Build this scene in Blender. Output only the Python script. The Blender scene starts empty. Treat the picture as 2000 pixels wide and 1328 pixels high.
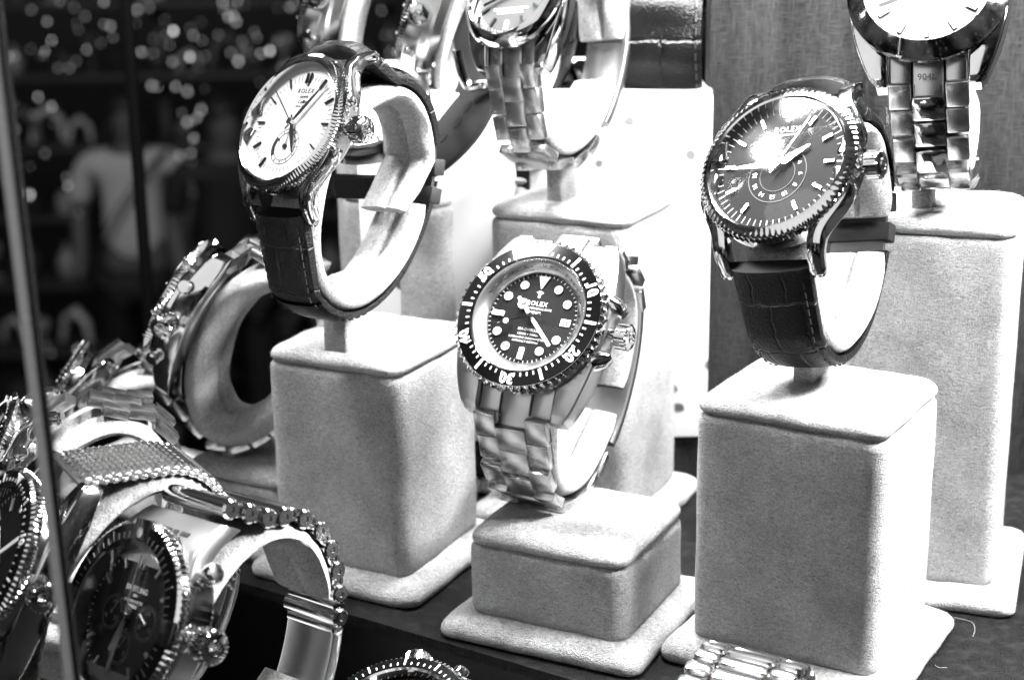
import bpy, bmesh, math, random
from math import sin, cos, pi, radians, sqrt, atan2
from mathutils import Vector, Matrix
random.seed(7)
S = 0.001                      # everything below is written in millimetres
scene = bpy.context.scene
COL = scene.collection

# ------------------------------------------------------------------ materials
def new_mat(name):
    m = bpy.data.materials.new(name); m.use_nodes = True
    nt = m.node_tree
    for n in list(nt.nodes): nt.nodes.remove(n)
    out = nt.nodes.new('ShaderNodeOutputMaterial')
    return m, nt, out
def N(nt, t, **kw):
    n = nt.nodes.new(t)
    for k, v in kw.items():
        if k in n.inputs: n.inputs[k].default_value = v
        else: setattr(n, k, v)
    return n
def L(nt, a, b): nt.links.new(a, b)
def g(v, a=1): return (v, v, v, a)
def simple(name, col, rough=.5, metal=0, spec=.5, bump=None, coat=0, aniso=0, var=None):
    m, nt, out = new_mat(name)
    p = N(nt, 'ShaderNodeBsdfPrincipled')
    p.inputs['Base Color'].default_value = g(col)
    p.inputs['Roughness'].default_value = rough
    p.inputs['Metallic'].default_value = metal
    p.inputs['Specular IOR Level'].default_value = spec
    p.inputs['Coat Weight'].default_value = coat
    p.inputs['Anisotropic'].default_value = aniso
    tc = N(nt, 'ShaderNodeTexCoord')
    if bump:                                    # (scale xyz per metre, strength, distance m)
        mp = N(nt, 'ShaderNodeMapping'); mp.inputs['Scale'].default_value = bump[0]
        L(nt, tc.outputs['Object'], mp.inputs['Vector'])
        no = N(nt, 'ShaderNodeTexNoise', Scale=1.0, Detail=4.0)
        L(nt, mp.outputs[0], no.inputs['Vector'])
        b = N(nt, 'ShaderNodeBump', Strength=bump[1], Distance=bump[2])
        L(nt, no.outputs[0], b.inputs['Height']); L(nt, b.outputs[0], p.inputs['Normal'])
    if var:                                     # (scale, low, high) roughness variation / smudges
        no = N(nt, 'ShaderNodeTexNoise', Scale=var[0], Detail=5.0)
        L(nt, tc.outputs['Object'], no.inputs['Vector'])
        mr = N(nt, 'ShaderNodeMapRange'); mr.inputs['From Min'].default_value = .3; mr.inputs['From Max'].default_value = .7
        mr.inputs['To Min'].default_value = var[1]; mr.inputs['To Max'].default_value = var[2]
        L(nt, no.outputs[0], mr.inputs['Value']); L(nt, mr.outputs[0], p.inputs['Roughness'])
    L(nt, p.outputs[0], out.inputs[0])
    return m
M = {}
M['chrome'] = simple('polished_steel', .78, .06, 1, var=(260, .03, .14))
M['steel'] = simple('brushed_steel', .5, .27, 1, bump=((300, 9000, 9000), .25, .00004), aniso=.5)
M['steel_y'] = simple('brushed_steel_lengthwise', .55, .25, 1, bump=((9000, 500, 500), .25, .00004))
M['satin'] = simple('satin_steel', .5, .3, 1, bump=((3000, 3000, 3000), .12, .00003))
M['bright_satin'] = simple('bright_satin_steel', .62, .2, 1)
M['dark_steel'] = simple('dark_steel', .12, .2, 1)
M['black_gloss'] = simple('black_ceramic', .003, .15, 0, spec=.25)
M['black_dial'] = simple('black_dial', .005, .5, spec=.15)
M['grey_dial'] = simple('grey_sunburst_dial', .07, .4, .2)
M['white_dial'] = simple('white_dial', .66, .4)
M['silver_dial'] = simple('silver_sunburst_dial', .2, .45, .1)
M['white'] = simple('white_lume', .85, .5)
M['black_print'] = simple('black_print', .01, .5)
M['dark_index'] = simple('dark_applied_index', .02, .35, .3)
M['rubber'] = simple('dark_rubber', .02, .6, spec=.15, bump=((2500, 2500, 2500), .3, .0001))
M['felt_dark'] = simple('dark_hole', .004, .9)
M['stitch'] = simple('waxed_thread', .02, .6)
M['stitch_white'] = simple('white_thread', .7, .7)
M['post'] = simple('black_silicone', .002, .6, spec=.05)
M['thread'] = simple('loose_thread', .22, .8)

def plush(name, base):
    m, nt, out = new_mat(name)
    p = N(nt, 'ShaderNodeBsdfPrincipled', Roughness=.95)
    p.inputs['Specular IOR Level'].default_value = .1
    p.inputs['Sheen Weight'].default_value = .35; p.inputs['Sheen Roughness'].default_value = .5
    tc = N(nt, 'ShaderNodeTexCoord')
    n1 = N(nt, 'ShaderNodeTexNoise', Scale=2600.0, Detail=3.0, Roughness=.7)
    n2 = N(nt, 'ShaderNodeTexNoise', Scale=70.0, Detail=4.0, Roughness=.6)
    mp = N(nt, 'ShaderNodeMapping'); mp.inputs['Scale'].default_value = (900, 900, 2200); mp.inputs['Rotation'].default_value = (.5, .3, .4)
    n3 = N(nt, 'ShaderNodeTexNoise', Scale=1.0, Detail=3.0, Distortion=1.2)
    for n in (n1, n2): L(nt, tc.outputs['Object'], n.inputs['Vector'])
    L(nt, tc.outputs['Object'], mp.inputs[0]); L(nt, mp.outputs[0], n3.inputs['Vector'])
    a = N(nt, 'ShaderNodeMath', operation='ADD'); L(nt, n1.outputs[0], a.inputs[0]); L(nt, n3.outputs[0], a.inputs[1])
    cr = N(nt, 'ShaderNodeMapRange'); cr.inputs['From Min'].default_value = .7; cr.inputs['From Max'].default_value = 1.3
    cr.inputs['To Min'].default_value = base * .42; cr.inputs['To Max'].default_value = min(.9, base * 1.25)
    L(nt, a.outputs[0], cr.inputs['Value'])
    c2 = N(nt, 'ShaderNodeMapRange'); c2.inputs['From Min'].default_value = .35; c2.inputs['From Max'].default_value = .65
    c2.inputs['To Min'].default_value = .76; c2.inputs['To Max'].default_value = 1.12
    L(nt, n2.outputs[0], c2.inputs['Value'])
    mu = N(nt, 'ShaderNodeMath', operation='MULTIPLY'); L(nt, cr.outputs[0], mu.inputs[0]); L(nt, c2.outputs[0], mu.inputs[1])
    L(nt, mu.outputs[0], p.inputs['Base Color'])
    b = N(nt, 'ShaderNodeBump', Strength=1.0, Distance=.0006); L(nt, a.outputs[0], b.inputs['Height'])
    b2 = N(nt, 'ShaderNodeBump', Strength=.35, Distance=.0016); L(nt, n2.outputs[0], b2.inputs['Height']); L(nt, b.outputs[0], b2.inputs['Normal'])
    L(nt, b2.outputs[0], p.inputs['Normal']); L(nt, p.outputs[0], out.inputs[0])
    return m
M['plush'] = plush('cream_plush', .62)

def thin_glass(name, lo, hi, rough=0.0, bump=None, tint=1.0):
    m, nt, out = new_mat(name)
    tr = N(nt, 'ShaderNodeBsdfTransparent'); tr.inputs[0].default_value = g(tint)
    gl = N(nt, 'ShaderNodeBsdfGlossy', Roughness=rough)
    ge = N(nt, 'ShaderNodeNewGeometry'); dt = N(nt, 'ShaderNodeVectorMath', operation='DOT_PRODUCT')
    L(nt, ge.outputs['Incoming'], dt.inputs[0]); L(nt, ge.outputs['Normal'], dt.inputs[1])
    ab = N(nt, 'ShaderNodeMath', operation='ABSOLUTE'); L(nt, dt.outputs['Value'], ab.inputs[0])
    on = N(nt, 'ShaderNodeMath', operation='SUBTRACT'); on.inputs[0].default_value = 1; L(nt, ab.outputs[0], on.inputs[1])
    fr = N(nt, 'ShaderNodeMath', operation='POWER'); fr.inputs[1].default_value = 4.0; L(nt, on.outputs[0], fr.inputs[0])
    mr = N(nt, 'ShaderNodeMapRange'); mr.inputs['From Min'].default_value = 0; mr.inputs['From Max'].default_value = 1
    mr.inputs['To Min'].default_value = lo; mr.inputs['To Max'].default_value = hi
    L(nt, fr.outputs[0], mr.inputs['Value'])
    mx = N(nt, 'ShaderNodeMixShader'); L(nt, mr.outputs[0], mx.inputs[0]); L(nt, tr.outputs[0], mx.inputs[1]); L(nt, gl.outputs[0], mx.inputs[2])
    if bump:
        tc = N(nt, 'ShaderNodeTexCoord'); v = N(nt, 'ShaderNodeTexVoronoi', Scale=bump[0]); v.feature = 'SMOOTH_F1'
        no = N(nt, 'ShaderNodeTexNoise', Scale=bump[0] * .6, Detail=3.0)
        L(nt, tc.outputs['Object'], v.inputs['Vector']); L(nt, tc.outputs['Object'], no.inputs['Vector'])
        ad = N(nt, 'ShaderNodeMath', operation='ADD'); L(nt, v.outputs[0], ad.inputs[0]); L(nt, no.outputs[0], ad.inputs[1])
        b = N(nt, 'ShaderNodeBump', Strength=bump[1], Distance=.002); L(nt, ad.outputs[0], b.inputs['Height'])
        L(nt, b.outputs[0], gl.inputs['Normal']); L(nt, b.outputs[0], dt.inputs[1])
    L(nt, mx.outputs[0], out.inputs[0])
    return m
M['crystal'] = thin_glass('sapphire_crystal', .022, .7, .03)
M['crystal_dome'] = thin_glass('domed_sapphire_crystal', .13, .9, .10, (110, .12))
M['film'] = thin_glass('protective_plastic_film', .07, .6, .1, (160, .6), .97)
M['pane'] = thin_glass('glass_pane', .01, .25)

def leather(name, base):
    m, nt, out = new_mat(name)
    p = N(nt, 'ShaderNodeBsdfPrincipled', Roughness=.36)
    p.inputs['Specular IOR Level'].default_value = .18
    uv = N(nt, 'ShaderNodeUVMap')
    no = N(nt, 'ShaderNodeTexNoise', Scale=.25, Detail=2.0); L(nt, uv.outputs[0], no.inputs['Vector'])
    ad = N(nt, 'ShaderNodeVectorMath', operation='MULTIPLY_ADD'); L(nt, no.outputs['Color'], ad.inputs[0])
    ad.inputs[1].default_value = (2.6, 2.6, 0); L(nt, uv.outputs[0], ad.inputs[2])
    br = N(nt, 'ShaderNodeTexBrick', Scale=1.0)
    br.inputs['Mortar Size'].default_value = .42; br.inputs['Mortar Smooth'].default_value = .9
    br.inputs['Brick Width'].default_value = 9.0; br.inputs['Row Height'].default_value = 12.0
    br.offset = .45; br.squash = 1.0
    L(nt, ad.outputs[0], br.inputs['Vector'])
    n2 = N(nt, 'ShaderNodeTexNoise', Scale=1.6, Detail=5.0); L(nt, uv.outputs[0], n2.inputs['Vector'])
    mix = N(nt, 'ShaderNodeMapRange'); mix.inputs['To Min'].default_value = base; mix.inputs['To Max'].default_value = base * 4.2
    L(nt, br.outputs['Fac'], mix.inputs['Value']); L(nt, mix.outputs[0], p.inputs['Base Color'])
    inv = N(nt, 'ShaderNodeMath', operation='MULTIPLY_ADD'); inv.inputs[1].default_value = -1.0
    L(nt, br.outputs['Fac'], inv.inputs[0]); L(nt, n2.outputs[0], inv.inputs[2])
    b = N(nt, 'ShaderNodeBump', Strength=.8, Distance=.0005); L(nt, inv.outputs[0], b.inputs['Height'])
    L(nt, b.outputs[0], p.inputs['Normal']); L(nt, p.outputs[0], out.inputs[0])
    return m
M['leather'] = leather('alligator_leather', .004)
M['leather_in'] = simple('strap_lining', .03, .6, spec=.2, bump=((1800, 1800, 1800), .3, .0002))

def weave(name, lo, hi, sx, streak=0.0, rough=.6):
    m, nt, out = new_mat(name)
    p = N(nt, 'ShaderNodeBsdfPrincipled', Roughness=rough); p.inputs['Specular IOR Level'].default_value = .1
    tc = N(nt, 'ShaderNodeTexCoord')
    n0 = N(nt, 'ShaderNodeTexNoise', Scale=400.0, Detail=2.0); L(nt, tc.outputs['Object'], n0.inputs['Vector'])
    vals = []
    for sc in ((1900, 1900, 260), (260, 260, 1900)):
        mp = N(nt, 'ShaderNodeMapping'); mp.inputs['Scale'].default_value = sc
        L(nt, tc.outputs['Object'], mp.inputs[0])
        n = N(nt, 'ShaderNodeTexNoise', Scale=sx, Detail=2.0); L(nt, mp.outputs[0], n.inputs['Vector']); vals.append(n)
    mx = N(nt, 'ShaderNodeMath', operation='MAXIMUM'); L(nt, vals[0].outputs[0], mx.inputs[0]); L(nt, vals[1].outputs[0], mx.inputs[1])
    mp = N(nt, 'ShaderNodeMapping'); mp.inputs['Scale'].default_value = (90, 90, 6); L(nt, tc.outputs['Object'], mp.inputs[0])
    st = N(nt, 'ShaderNodeTexNoise', Scale=1.0, Detail=4.0); L(nt, mp.outputs[0], st.inputs['Vector'])
    ms = N(nt, 'ShaderNodeMath', operation='MULTIPLY_ADD'); L(nt, st.outputs[0], ms.inputs[0]); ms.inputs[1].default_value = streak; L(nt, mx.outputs[0], ms.inputs[2])
    mr = N(nt, 'ShaderNodeMapRange'); mr.inputs['From Min'].default_value = .42 + streak * .35; mr.inputs['From Max'].default_value = .68 + streak * .65
    mr.inputs['To Min'].default_value = lo; mr.inputs['To Max'].default_value = hi
    L(nt, ms.outputs[0], mr.inputs['Value']); L(nt, mr.outputs[0], p.inputs['Base Color'])
    b = N(nt, 'ShaderNodeBump', Strength=.5, Distance=.0003); L(nt, mx.outputs[0], b.inputs['Height']); L(nt, b.outputs[0], p.inputs['Normal'])
    L(nt, p.outputs[0], out.inputs[0])
    return m
M['wall'] = weave('woven_wall_panel', .003, .028, 1.0, .9)
M['wall_dark'] = weave('dark_woven_panel', .015, .09, 1.0, .1)
M['shelf'] = weave('dark_woven_shelf', .002, .014, 1.0, .15, .5)
M['shelf_front'] = simple('black_lacquer_board', .003, .35, spec=.15)
M['board'] = simple('white_painted_board', .82, .6)
def spotted_board():
    m, nt, out = new_mat('white_stained_board')
    p = N(nt, 'ShaderNodeBsdfPrincipled', Roughness=.6)
    tc = N(nt, 'ShaderNodeTexCoord')
    v = N(nt, 'ShaderNodeTexVoronoi', Scale=46.0); v.voronoi_dimensions = '2D'
    sx = N(nt, 'ShaderNodeSeparateXYZ'); cx = N(nt, 'ShaderNodeCombineXYZ'); L(nt, tc.outputs['Object'], sx.inputs[0]); L(nt, sx.outputs['X'], cx.inputs['X']); L(nt, sx.outputs['Z'], cx.inputs['Y']); L(nt, cx.outputs[0], v.inputs['Vector'])
    n = N(nt, 'ShaderNodeTexNoise', Scale=230.0, Detail=4.0); L(nt, tc.outputs['Object'], n.inputs['Vector'])
    a = N(nt, 'ShaderNodeMath', operation='MULTIPLY_ADD'); L(nt, n.outputs[0], a.inputs[0]); a.inputs[1].default_value = .22; L(nt, v.outputs[0], a.inputs[2])
    mr = N(nt, 'ShaderNodeMapRange'); mr.inputs['From Min'].default_value = .17; mr.inputs['From Max'].default_value = .215
    mr.inputs['To Min'].default_value = .10; mr.inputs['To Max'].default_value = .84
    L(nt, a.outputs[0], mr.inputs['Value']); L(nt, mr.outputs[0], p.inputs['Base Color']); L(nt, p.outputs[0], out.inputs[0])
    return m
M['spotted'] = spotted_board()

# ------------------------------------------------------------------ mesh helpers
def obj(name, bm, mat, parent=None, sharp=35, mw=None):
    me = bpy.data.meshes.new(name)
    bmesh.ops.recalc_face_normals(bm, faces=bm.faces)
    bm.to_mesh(me); bm.free()
    for p in me.polygons: p.use_smooth = True
    me.set_sharp_from_angle(angle=radians(sharp))
    if mat: me.materials.append(mat)
    o = bpy.data.objects.new(name, me); COL.objects.link(o)
    if parent: o.parent = parent
    if mw is not None: o.matrix_local = mw
    return o
def thing(name, label, cat, mw=None, group=None):
    o = bpy.data.objects.new(name, None); COL.objects.link(o); o.empty_display_size = .01
    if mw is not None: o.matrix_world = mw
    o['label'] = label; o['category'] = cat
    if group: o['group'] = group
    return o
def tag(o, label=None, cat=None, group=None, kind=None):
    if label: o['label'] = label
    if cat: o['category'] = cat
    if group: o['group'] = group
    if kind: o['kind'] = kind
    return o
def V(bm, x, y, z): return bm.verts.new((x * S, y * S, z * S))
def add_lathe(bm, prof, seg=96, mod=None, cx=0, cy=0, cz=0, closed=False, axis='z', a0=0, a1=2 * pi):
    full = abs(a1 - a0 - 2 * pi) < 1e-6
    rows = []
    for i in range(seg if full else seg + 1):
        a = a0 + (a1 - a0) * i / seg
        row = []
        for k, (r, z) in enumerate(prof):
            if mod: r, z = mod(a, r, z, k)
            p = (r * cos(a), r * sin(a), z)
            if axis == 'x': p = (p[2], p[0], p[1])
            elif axis == 'y': p = (p[0], p[2], p[1])
            row.append(V(bm, p[0] + cx, p[1] + cy, p[2] + cz))
        rows.append(row)
    n = len(rows); m = len(prof)
    for i in range(n if full else n - 1):
        for k in range(m if closed else m - 1):
            q = [rows[i][k], rows[(i + 1) % n][k], rows[(i + 1) % n][(k + 1) % m], rows[i][(k + 1) % m]]
            bm.faces.new(q)
    if full and not closed:
        for k in (0, m - 1):
            if prof[k][0] > 1e-6:
                pass
    return rows
def lathe(prof, **kw):
    bm = bmesh.new(); add_lathe(bm, prof, **kw); bmesh.ops.remove_doubles(bm, verts=bm.verts, dist=1e-7); return bm
def add_box(bm, c, s, bev=0, mat=None, seg=2):
    r = bmesh.ops.create_cube(bm, size=1.0)
    vs = r['verts']
    for v in vs: v.co = Vector((v.co.x * s[0] * S, v.co.y * s[1] * S, v.co.z * s[2] * S))
    if bev:
        es = list({e for v in vs for e in v.link_edges})
        rr = bmesh.ops.bevel(bm, geom=es, offset=bev * S, segments=seg, profile=.5, affect='EDGES')
        vs = list({v for f in rr['faces'] for v in f.verts})
    T = Matrix.Translation(Vector(c) * S)
    if mat: T = T @ mat.to_4x4()
    for v in vs: v.co = T @ v.co
    return vs
def box(c, s, bev=0, mat=None, seg=2):
    bm = bmesh.new(); add_box(bm, c, s, bev, mat, seg); return bm
def add_tube(bm, pts, rad, seg=10, cap=True, sect=None, up=None):
    """pts in mm; rad number or list; sect = list of (a,b) section points (multiplied by rad)"""
    pts = [Vector(p) for p in pts]; n = len(pts)
    rads = rad if isinstance(rad, (list, tuple)) else [rad] * n
    if sect is None: sect = [(cos(2 * pi * k / seg), sin(2 * pi * k / seg)) for k in range(seg)]
    rows = []; ref = Vector(up) if up else None
    for i, p in enumerate(pts):
        t = (pts[min(i + 1, n - 1)] - pts[max(i - 1, 0)]).normalized()
        if ref is None: ref = Vector((0, 0, 1)) if abs(t.z) < .9 else Vector((1, 0, 0))
        a = (ref - t * ref.dot(t)).normalized(); b = t.cross(a)
        if not up: ref = a
        rows.append([V(bm, *(p + a * (s[0] * rads[i]) + b * (s[1] * rads[i]))) for s in sect])
    m = len(sect)
    for i in range(n - 1):
        for k in range(m):
            bm.faces.new([rows[i][k], rows[i + 1][k], rows[i + 1][(k + 1) % m], rows[i][(k + 1) % m]])
    if cap: bm.faces.new(rows[0][::-1]); bm.faces.new(rows[-1])
def tube(pts, rad, **kw):
    bm = bmesh.new(); add_tube(bm, pts, rad, **kw); return bm
def rsect(w, h, r=.35, n=3):
    """rounded rectangle section, half sizes w,h"""
    rr = min(w, h) * r * 2; out = []
    for cx, cy, a0 in ((w - rr, h - rr, 0), (-w + rr, h - rr, pi / 2), (-w + rr, -h + rr, pi), (w - rr, -h + rr, 3 * pi / 2)):
        for k in range(n + 1):
            a = a0 + pi / 2 * k / n; out.append((cx + rr * cos(a), cy + rr * sin(a)))
    return out
def catmull(P, per=8):
    out = []
    for i in range(len(P) - 1):
        p0 = P[max(i - 1, 0)]; p1 = P[i]; p2 = P[i + 1]; p3 = P[min(i + 2, len(P) - 1)]
        for k in range(per):
            t = k / per
            out.append(tuple(.5 * (2 * b + (c - a) * t + (2 * a - 5 * b + 4 * c - d) * t * t + (3 * b - a - 3 * c + d) * t ** 3) for a, b, c, d in zip(p0, p1, p2, p3)))
    out.append(tuple(P[-1])); return out
def text_bm(s, size, ext=.04, align='CENTER', shear=0, spacing=1, fat=0.0):
    cu = bpy.data.curves.new('t', 'FONT'); cu.body = s; cu.size = size * S; cu.extrude = ext * S
    cu.align_x = align; cu.align_y = 'CENTER'; cu.resolution_u = 2; cu.offset = fat * S; cu.shear = shear; cu.space_character = spacing
    o = bpy.data.objects.new('t', cu); COL.objects.link(o)
    dg = bpy.context.evaluated_depsgraph_get(); dg.update()
    me = bpy.data.meshes.new_from_object(o.evaluated_get(dg))
    bm = bmesh.new(); bm.from_mesh(me)
    bpy.data.objects.remove(o); bpy.data.curves.remove(cu); bpy.data.meshes.remove(me)
    return bm
def add_text(bm, s, size, x, y, z, rot=0, bold=0, **kw):
    t = text_bm(s, size, **kw)
    T = Matrix.Translation(Vector((x, y, z)) * S) @ Matrix.Rotation(rot, 4, 'Z')
    me = bpy.data.meshes.new('tmp')
    for v in t.verts: v.co = T @ v.co
    t.to_mesh(me); t.free(); bm.from_mesh(me); bpy.data.meshes.remove(me)
def add_flat(bm, poly, z, h):
    """prism from polygon (mm)"""
    a = [V(bm, x, y, z) for x, y in poly]; b = [V(bm, x, y, z + h) for x, y in poly]
    bm.faces.new(a[::-1]); bm.faces.new(b); n = len(poly)
    for i in range(n): bm.faces.new([a[i], a[(i + 1) % n], b[(i + 1) % n], b[i]])
def rp(hour, r, tx=0, ty=0):
    """point at clock hour, radius r, offset tangentially tx and radially ty"""
    a = radians(90 - hour * 30)
    return ((r + ty) * cos(a) + tx * sin(a), (r + ty) * sin(a) - tx * cos(a))
def bar(bm, hour, r0, r1, w, z, h, w2=None):
    w2 = w if w2 is None else w2
    add_flat(bm, [rp(hour, r0, -w / 2), rp(hour, r0, w / 2), rp(hour, r1, w2 / 2), rp(hour, r1, -w2 / 2)][::-1], z, h)
def disc(bm, x, y, r, z, h, n=24):
    add_flat(bm, [(x + r * cos(2 * pi * k / n), y + r * sin(2 * pi * k / n)) for k in range(n)], z, h)
def ring_flat(bm, r0, r1, z, h, n=64, cx=0, cy=0):
    add_lathe(bm, [(r0, z), (r0, z + h), (r1, z + h), (r1, z)], seg=n, closed=True, cx=cx, cy=cy)

# ------------------------------------------------------------------ plush display stands
def rrect_pts(w, d, r, n=6):
    out = []
    for cx, cy, a0 in ((w / 2 - r, d / 2 - r, 0), (-w / 2 + r, d / 2 - r, pi / 2), (-w / 2 + r, -d / 2 + r, pi), (w / 2 - r, -d / 2 + r, 1.5 * pi)):
        for k in range(n + 1):
            a = a0 + pi / 2 * k / n; out.append((cx + r * cos(a), cy + r * sin(a)))
    return out
def pillow(w, d, prof, r=4, wob=0.0, seed=0, cap_top=True):
    """prof: list of (inset, z). Walls subdivided with a slight hand-made wobble."""
    rnd = random.Random(seed); ph = [rnd.uniform(0, 6.28) for _ in range(6)]
    bm = bmesh.new(); rows = []
    def sub(pts, step=3.0):
        o = []
        for i, p in enumerate(pts):
            q = pts[(i + 1) % len(pts)]; dl = math.dist(p, q); k = max(1, int(dl / step))
            for j in range(k): o.append((p[0] + (q[0] - p[0]) * j / k, p[1] + (q[1] - p[1]) * j / k))
        return o
    base = sub(rrect_pts(w, d, r))
    for ins, z in prof:
        row = []
        for x, y in base:
            k = 1 - ins * 2 / w; k2 = 1 - ins * 2 / d
            dz = wob * (sin(x * .21 + ph[0]) * cos(y * .17 + ph[1]) + .5 * sin(x * .55 + y * .4 + ph[2]))
            dr = wob * .6 * sin(x * .33 + z * .12 + ph[3]) * sin(y * .29 - z * .1 + ph[4])
            l = math.hypot(x, y) + 1e-6
            row.append(V(bm, x * k + x / l * dr, y * k2 + y / l * dr, z + dz * (1 if z > prof[0][1] + .5 else 0)))
        rows.append(row)
    n = len(base)
    for i in range(len(rows) - 1):
        for k in range(n): bm.faces.new([rows[i][k], rows[i][(k + 1) % n], rows[i + 1][(k + 1) % n], rows[i + 1][k]])
    bm.faces.new(rows[0][::-1]); 
    if cap_top: bm.faces.new(rows[-1])
    return bm
def dens(z0, z1, ins=0.0, n=6): return [(ins, z0 + (z1 - z0) * i / n) for i in range(n + 1)]
def stand(cx, cy, yaw, w, d, hs, label, tb=6.2, base=True, margin=(6.5, 6.5), stem=None, dt=5.0, z0=0.0, seed=1, baseoff=(0, 0)):
    """cx,cy centre; hs seam height; top at hs+dt"""
    mw = Matrix.Translation(Vector((cx, cy, z0)) * S) @ Matrix.Rotation(radians(yaw), 4, 'Z')
    t = thing('watch_display_stand', label, 'display stand', mw, 'plush watch display stands')
    if base:
        bw, bd = w + 2 * margin[0], d + 2 * margin[1]
        pr = [(1.2, .05), (.2, .8), (0, 1.8), (.15, 3.0), (.9, 4.2), (2.2, 5.1), (4.2, 5.9), (6, tb)]
        b = pillow(bw, bd, pr, 4, .3, seed)
        bmesh.ops.translate(b, verts=b.verts, vec=Vector((baseoff[0], baseoff[1], 0)) * S)
        obj('base', b, M['plush'], t, 60)
        bl = pillow(bw - 2.2, bd - 2.2, [(0, -.0), (0, .6)], 3, 0, seed)
        bmesh.ops.translate(bl, verts=bl.verts, vec=Vector((baseoff[0], baseoff[1], 0)) * S)
        obj('base_board', bl, M['wall_dark'], t, 60)
    bz = tb - .6
    pr = [(.9, bz), (.3, bz + .8), (0, bz + 2)] + dens(bz + 3, hs - 2.4, 0, max(3, int((hs - bz) / 5)))[0:] + [(.1, hs - 1.3), (.5, hs - .55), (1.3, hs - .1), (2.4, hs)]
    obj('body', pillow(w, d, pr, 4.2, .28, seed + 5), M['plush'], t, 60)
    pr = [(2.4, hs - .2), (1.0, hs + .1), (.35, hs + .6), (0.05, hs + 1.4), (0.1, hs + 2.1), (.6, hs + 3.1), (1.5, hs + 3.9), (3.0, hs + dt - .45), (5.2, hs + dt - .12), (9, hs + dt)]
    obj('cap', pillow(w, d, pr, 4.6, .16, seed + 9), M['plush'], t, 60)
    return t, mw
def add_fuzz(o, n, ln=.9, seed=0):
    """short plush fibres standing off the cloth of one part"""
    rnd = random.Random(seed); me = o.data
    tris = []; acc = 0
    for p in me.polygons:
        if len(p.vertices) > 12: continue
        a = p.area; acc += a; tris.append((acc, p))
    bm = bmesh.new()
    import bisect
    keys = [t[0] for t in tris]
    for _ in range(n):
        p = tris[bisect.bisect(keys, rnd.random() * acc * .999)][1]
        vs = [me.vertices[i].co for i in p.vertices]
        u, v = rnd.random(), rnd.random()
        if len(vs) == 4: q = vs[0] * (1 - u) * (1 - v) + vs[1] * u * (1 - v) + vs[2] * u * v + vs[3] * (1 - u) * v
        else:
            q = vs[0]
        nrm = p.normal; r = Vector((rnd.gauss(0, .6), rnd.gauss(0, .6), rnd.gauss(0, .6)))
        dr = (nrm + r).normalized(); L_ = ln * rnd.uniform(.35, 1) * S
        side = dr.cross(Vector((rnd.random(), rnd.random(), rnd.random()))).normalized() * .028 * S
        tip = q + dr * L_; tip += r * .15 * L_
        a = bm.verts.new(q - side); b = bm.verts.new(q + side); c = bm.verts.new(tip); bm.faces.new((a, b, c))
    return bm

# ------------------------------------------------------------------ strap loop
class Loop:
    """closed-ish wrist loop in the watch's own Y/Z plane, from the 6 o'clock lug round the back to the 12 o'clock lug"""
    def __init__(s, y0, z0, ry, rz, yc, zc, a0=-22, a1=202, end=None):
        P = [(y0 * -1, z0)]
        P.append((-y0 - 1.6, z0 - 2.6))
        e = [(yc - ry * cos(radians(a)), zc - rz * sin(radians(a))) for a in range(a0, a1 + 1, 6)]
        P += e
        if end is None: P += [(y0 + 1.6, z0 - 2.6), (y0, z0)]
        s.p = catmull(P, 6); s.L = [0]
        for a, b in zip(s.p, s.p[1:]): s.L.append(s.L[-1] + math.dist(a, b))
        s.len = s.L[-1]
    def at(s, d):
        d = max(0, min(s.len, d)); i = 0
        lo, hi = 0, len(s.L) - 2
        while lo < hi:
            m = (lo + hi + 1) // 2
            if s.L[m] <= d: lo = m
            else: hi = m - 1
        i = lo; f = (d - s.L[i]) / max(1e-9, s.L[i + 1] - s.L[i])
        a, b = s.p[i], s.p[i + 1]
        # smooth tangent
        i0 = max(0, i - 1); i1 = min(len(s.p) - 1, i + 2)
        t = Vector((s.p[i1][0] - s.p[i0][0], s.p[i1][1] - s.p[i0][1])).normalized()
        return a[0] + (b[0] - a[0]) * f, a[1] + (b[1] - a[1]) * f, t.x, t.y
    def frame(s, d, off=0):
        """4x4 with X = across, Y = along, Z = outward from the loop, in metres"""
        y, z, ty, tz = s.at(d)
        # going from 6 side round the back: outward normal is (-tz.. ) -> choose away from centre
        ny, nz = tz, -ty
        cy = sum(p[0] for p in s.p) / len(s.p); cz = sum(p[1] for p in s.p) / len(s.p)
        if ny * (y - cy) + nz * (z - cz) < 0: ny, nz = -ny, -nz
        o = Vector((0, y + ny * off, z + nz * off)) * S
        if ty * nz - tz * ny < 0: ty, tz = -ty, -tz
        m = Matrix(((1, 0, 0, o.x), (0, ty, ny, o.y), (0, tz, nz, o.z), (0, 0, 0, 1)))
        return m
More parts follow.
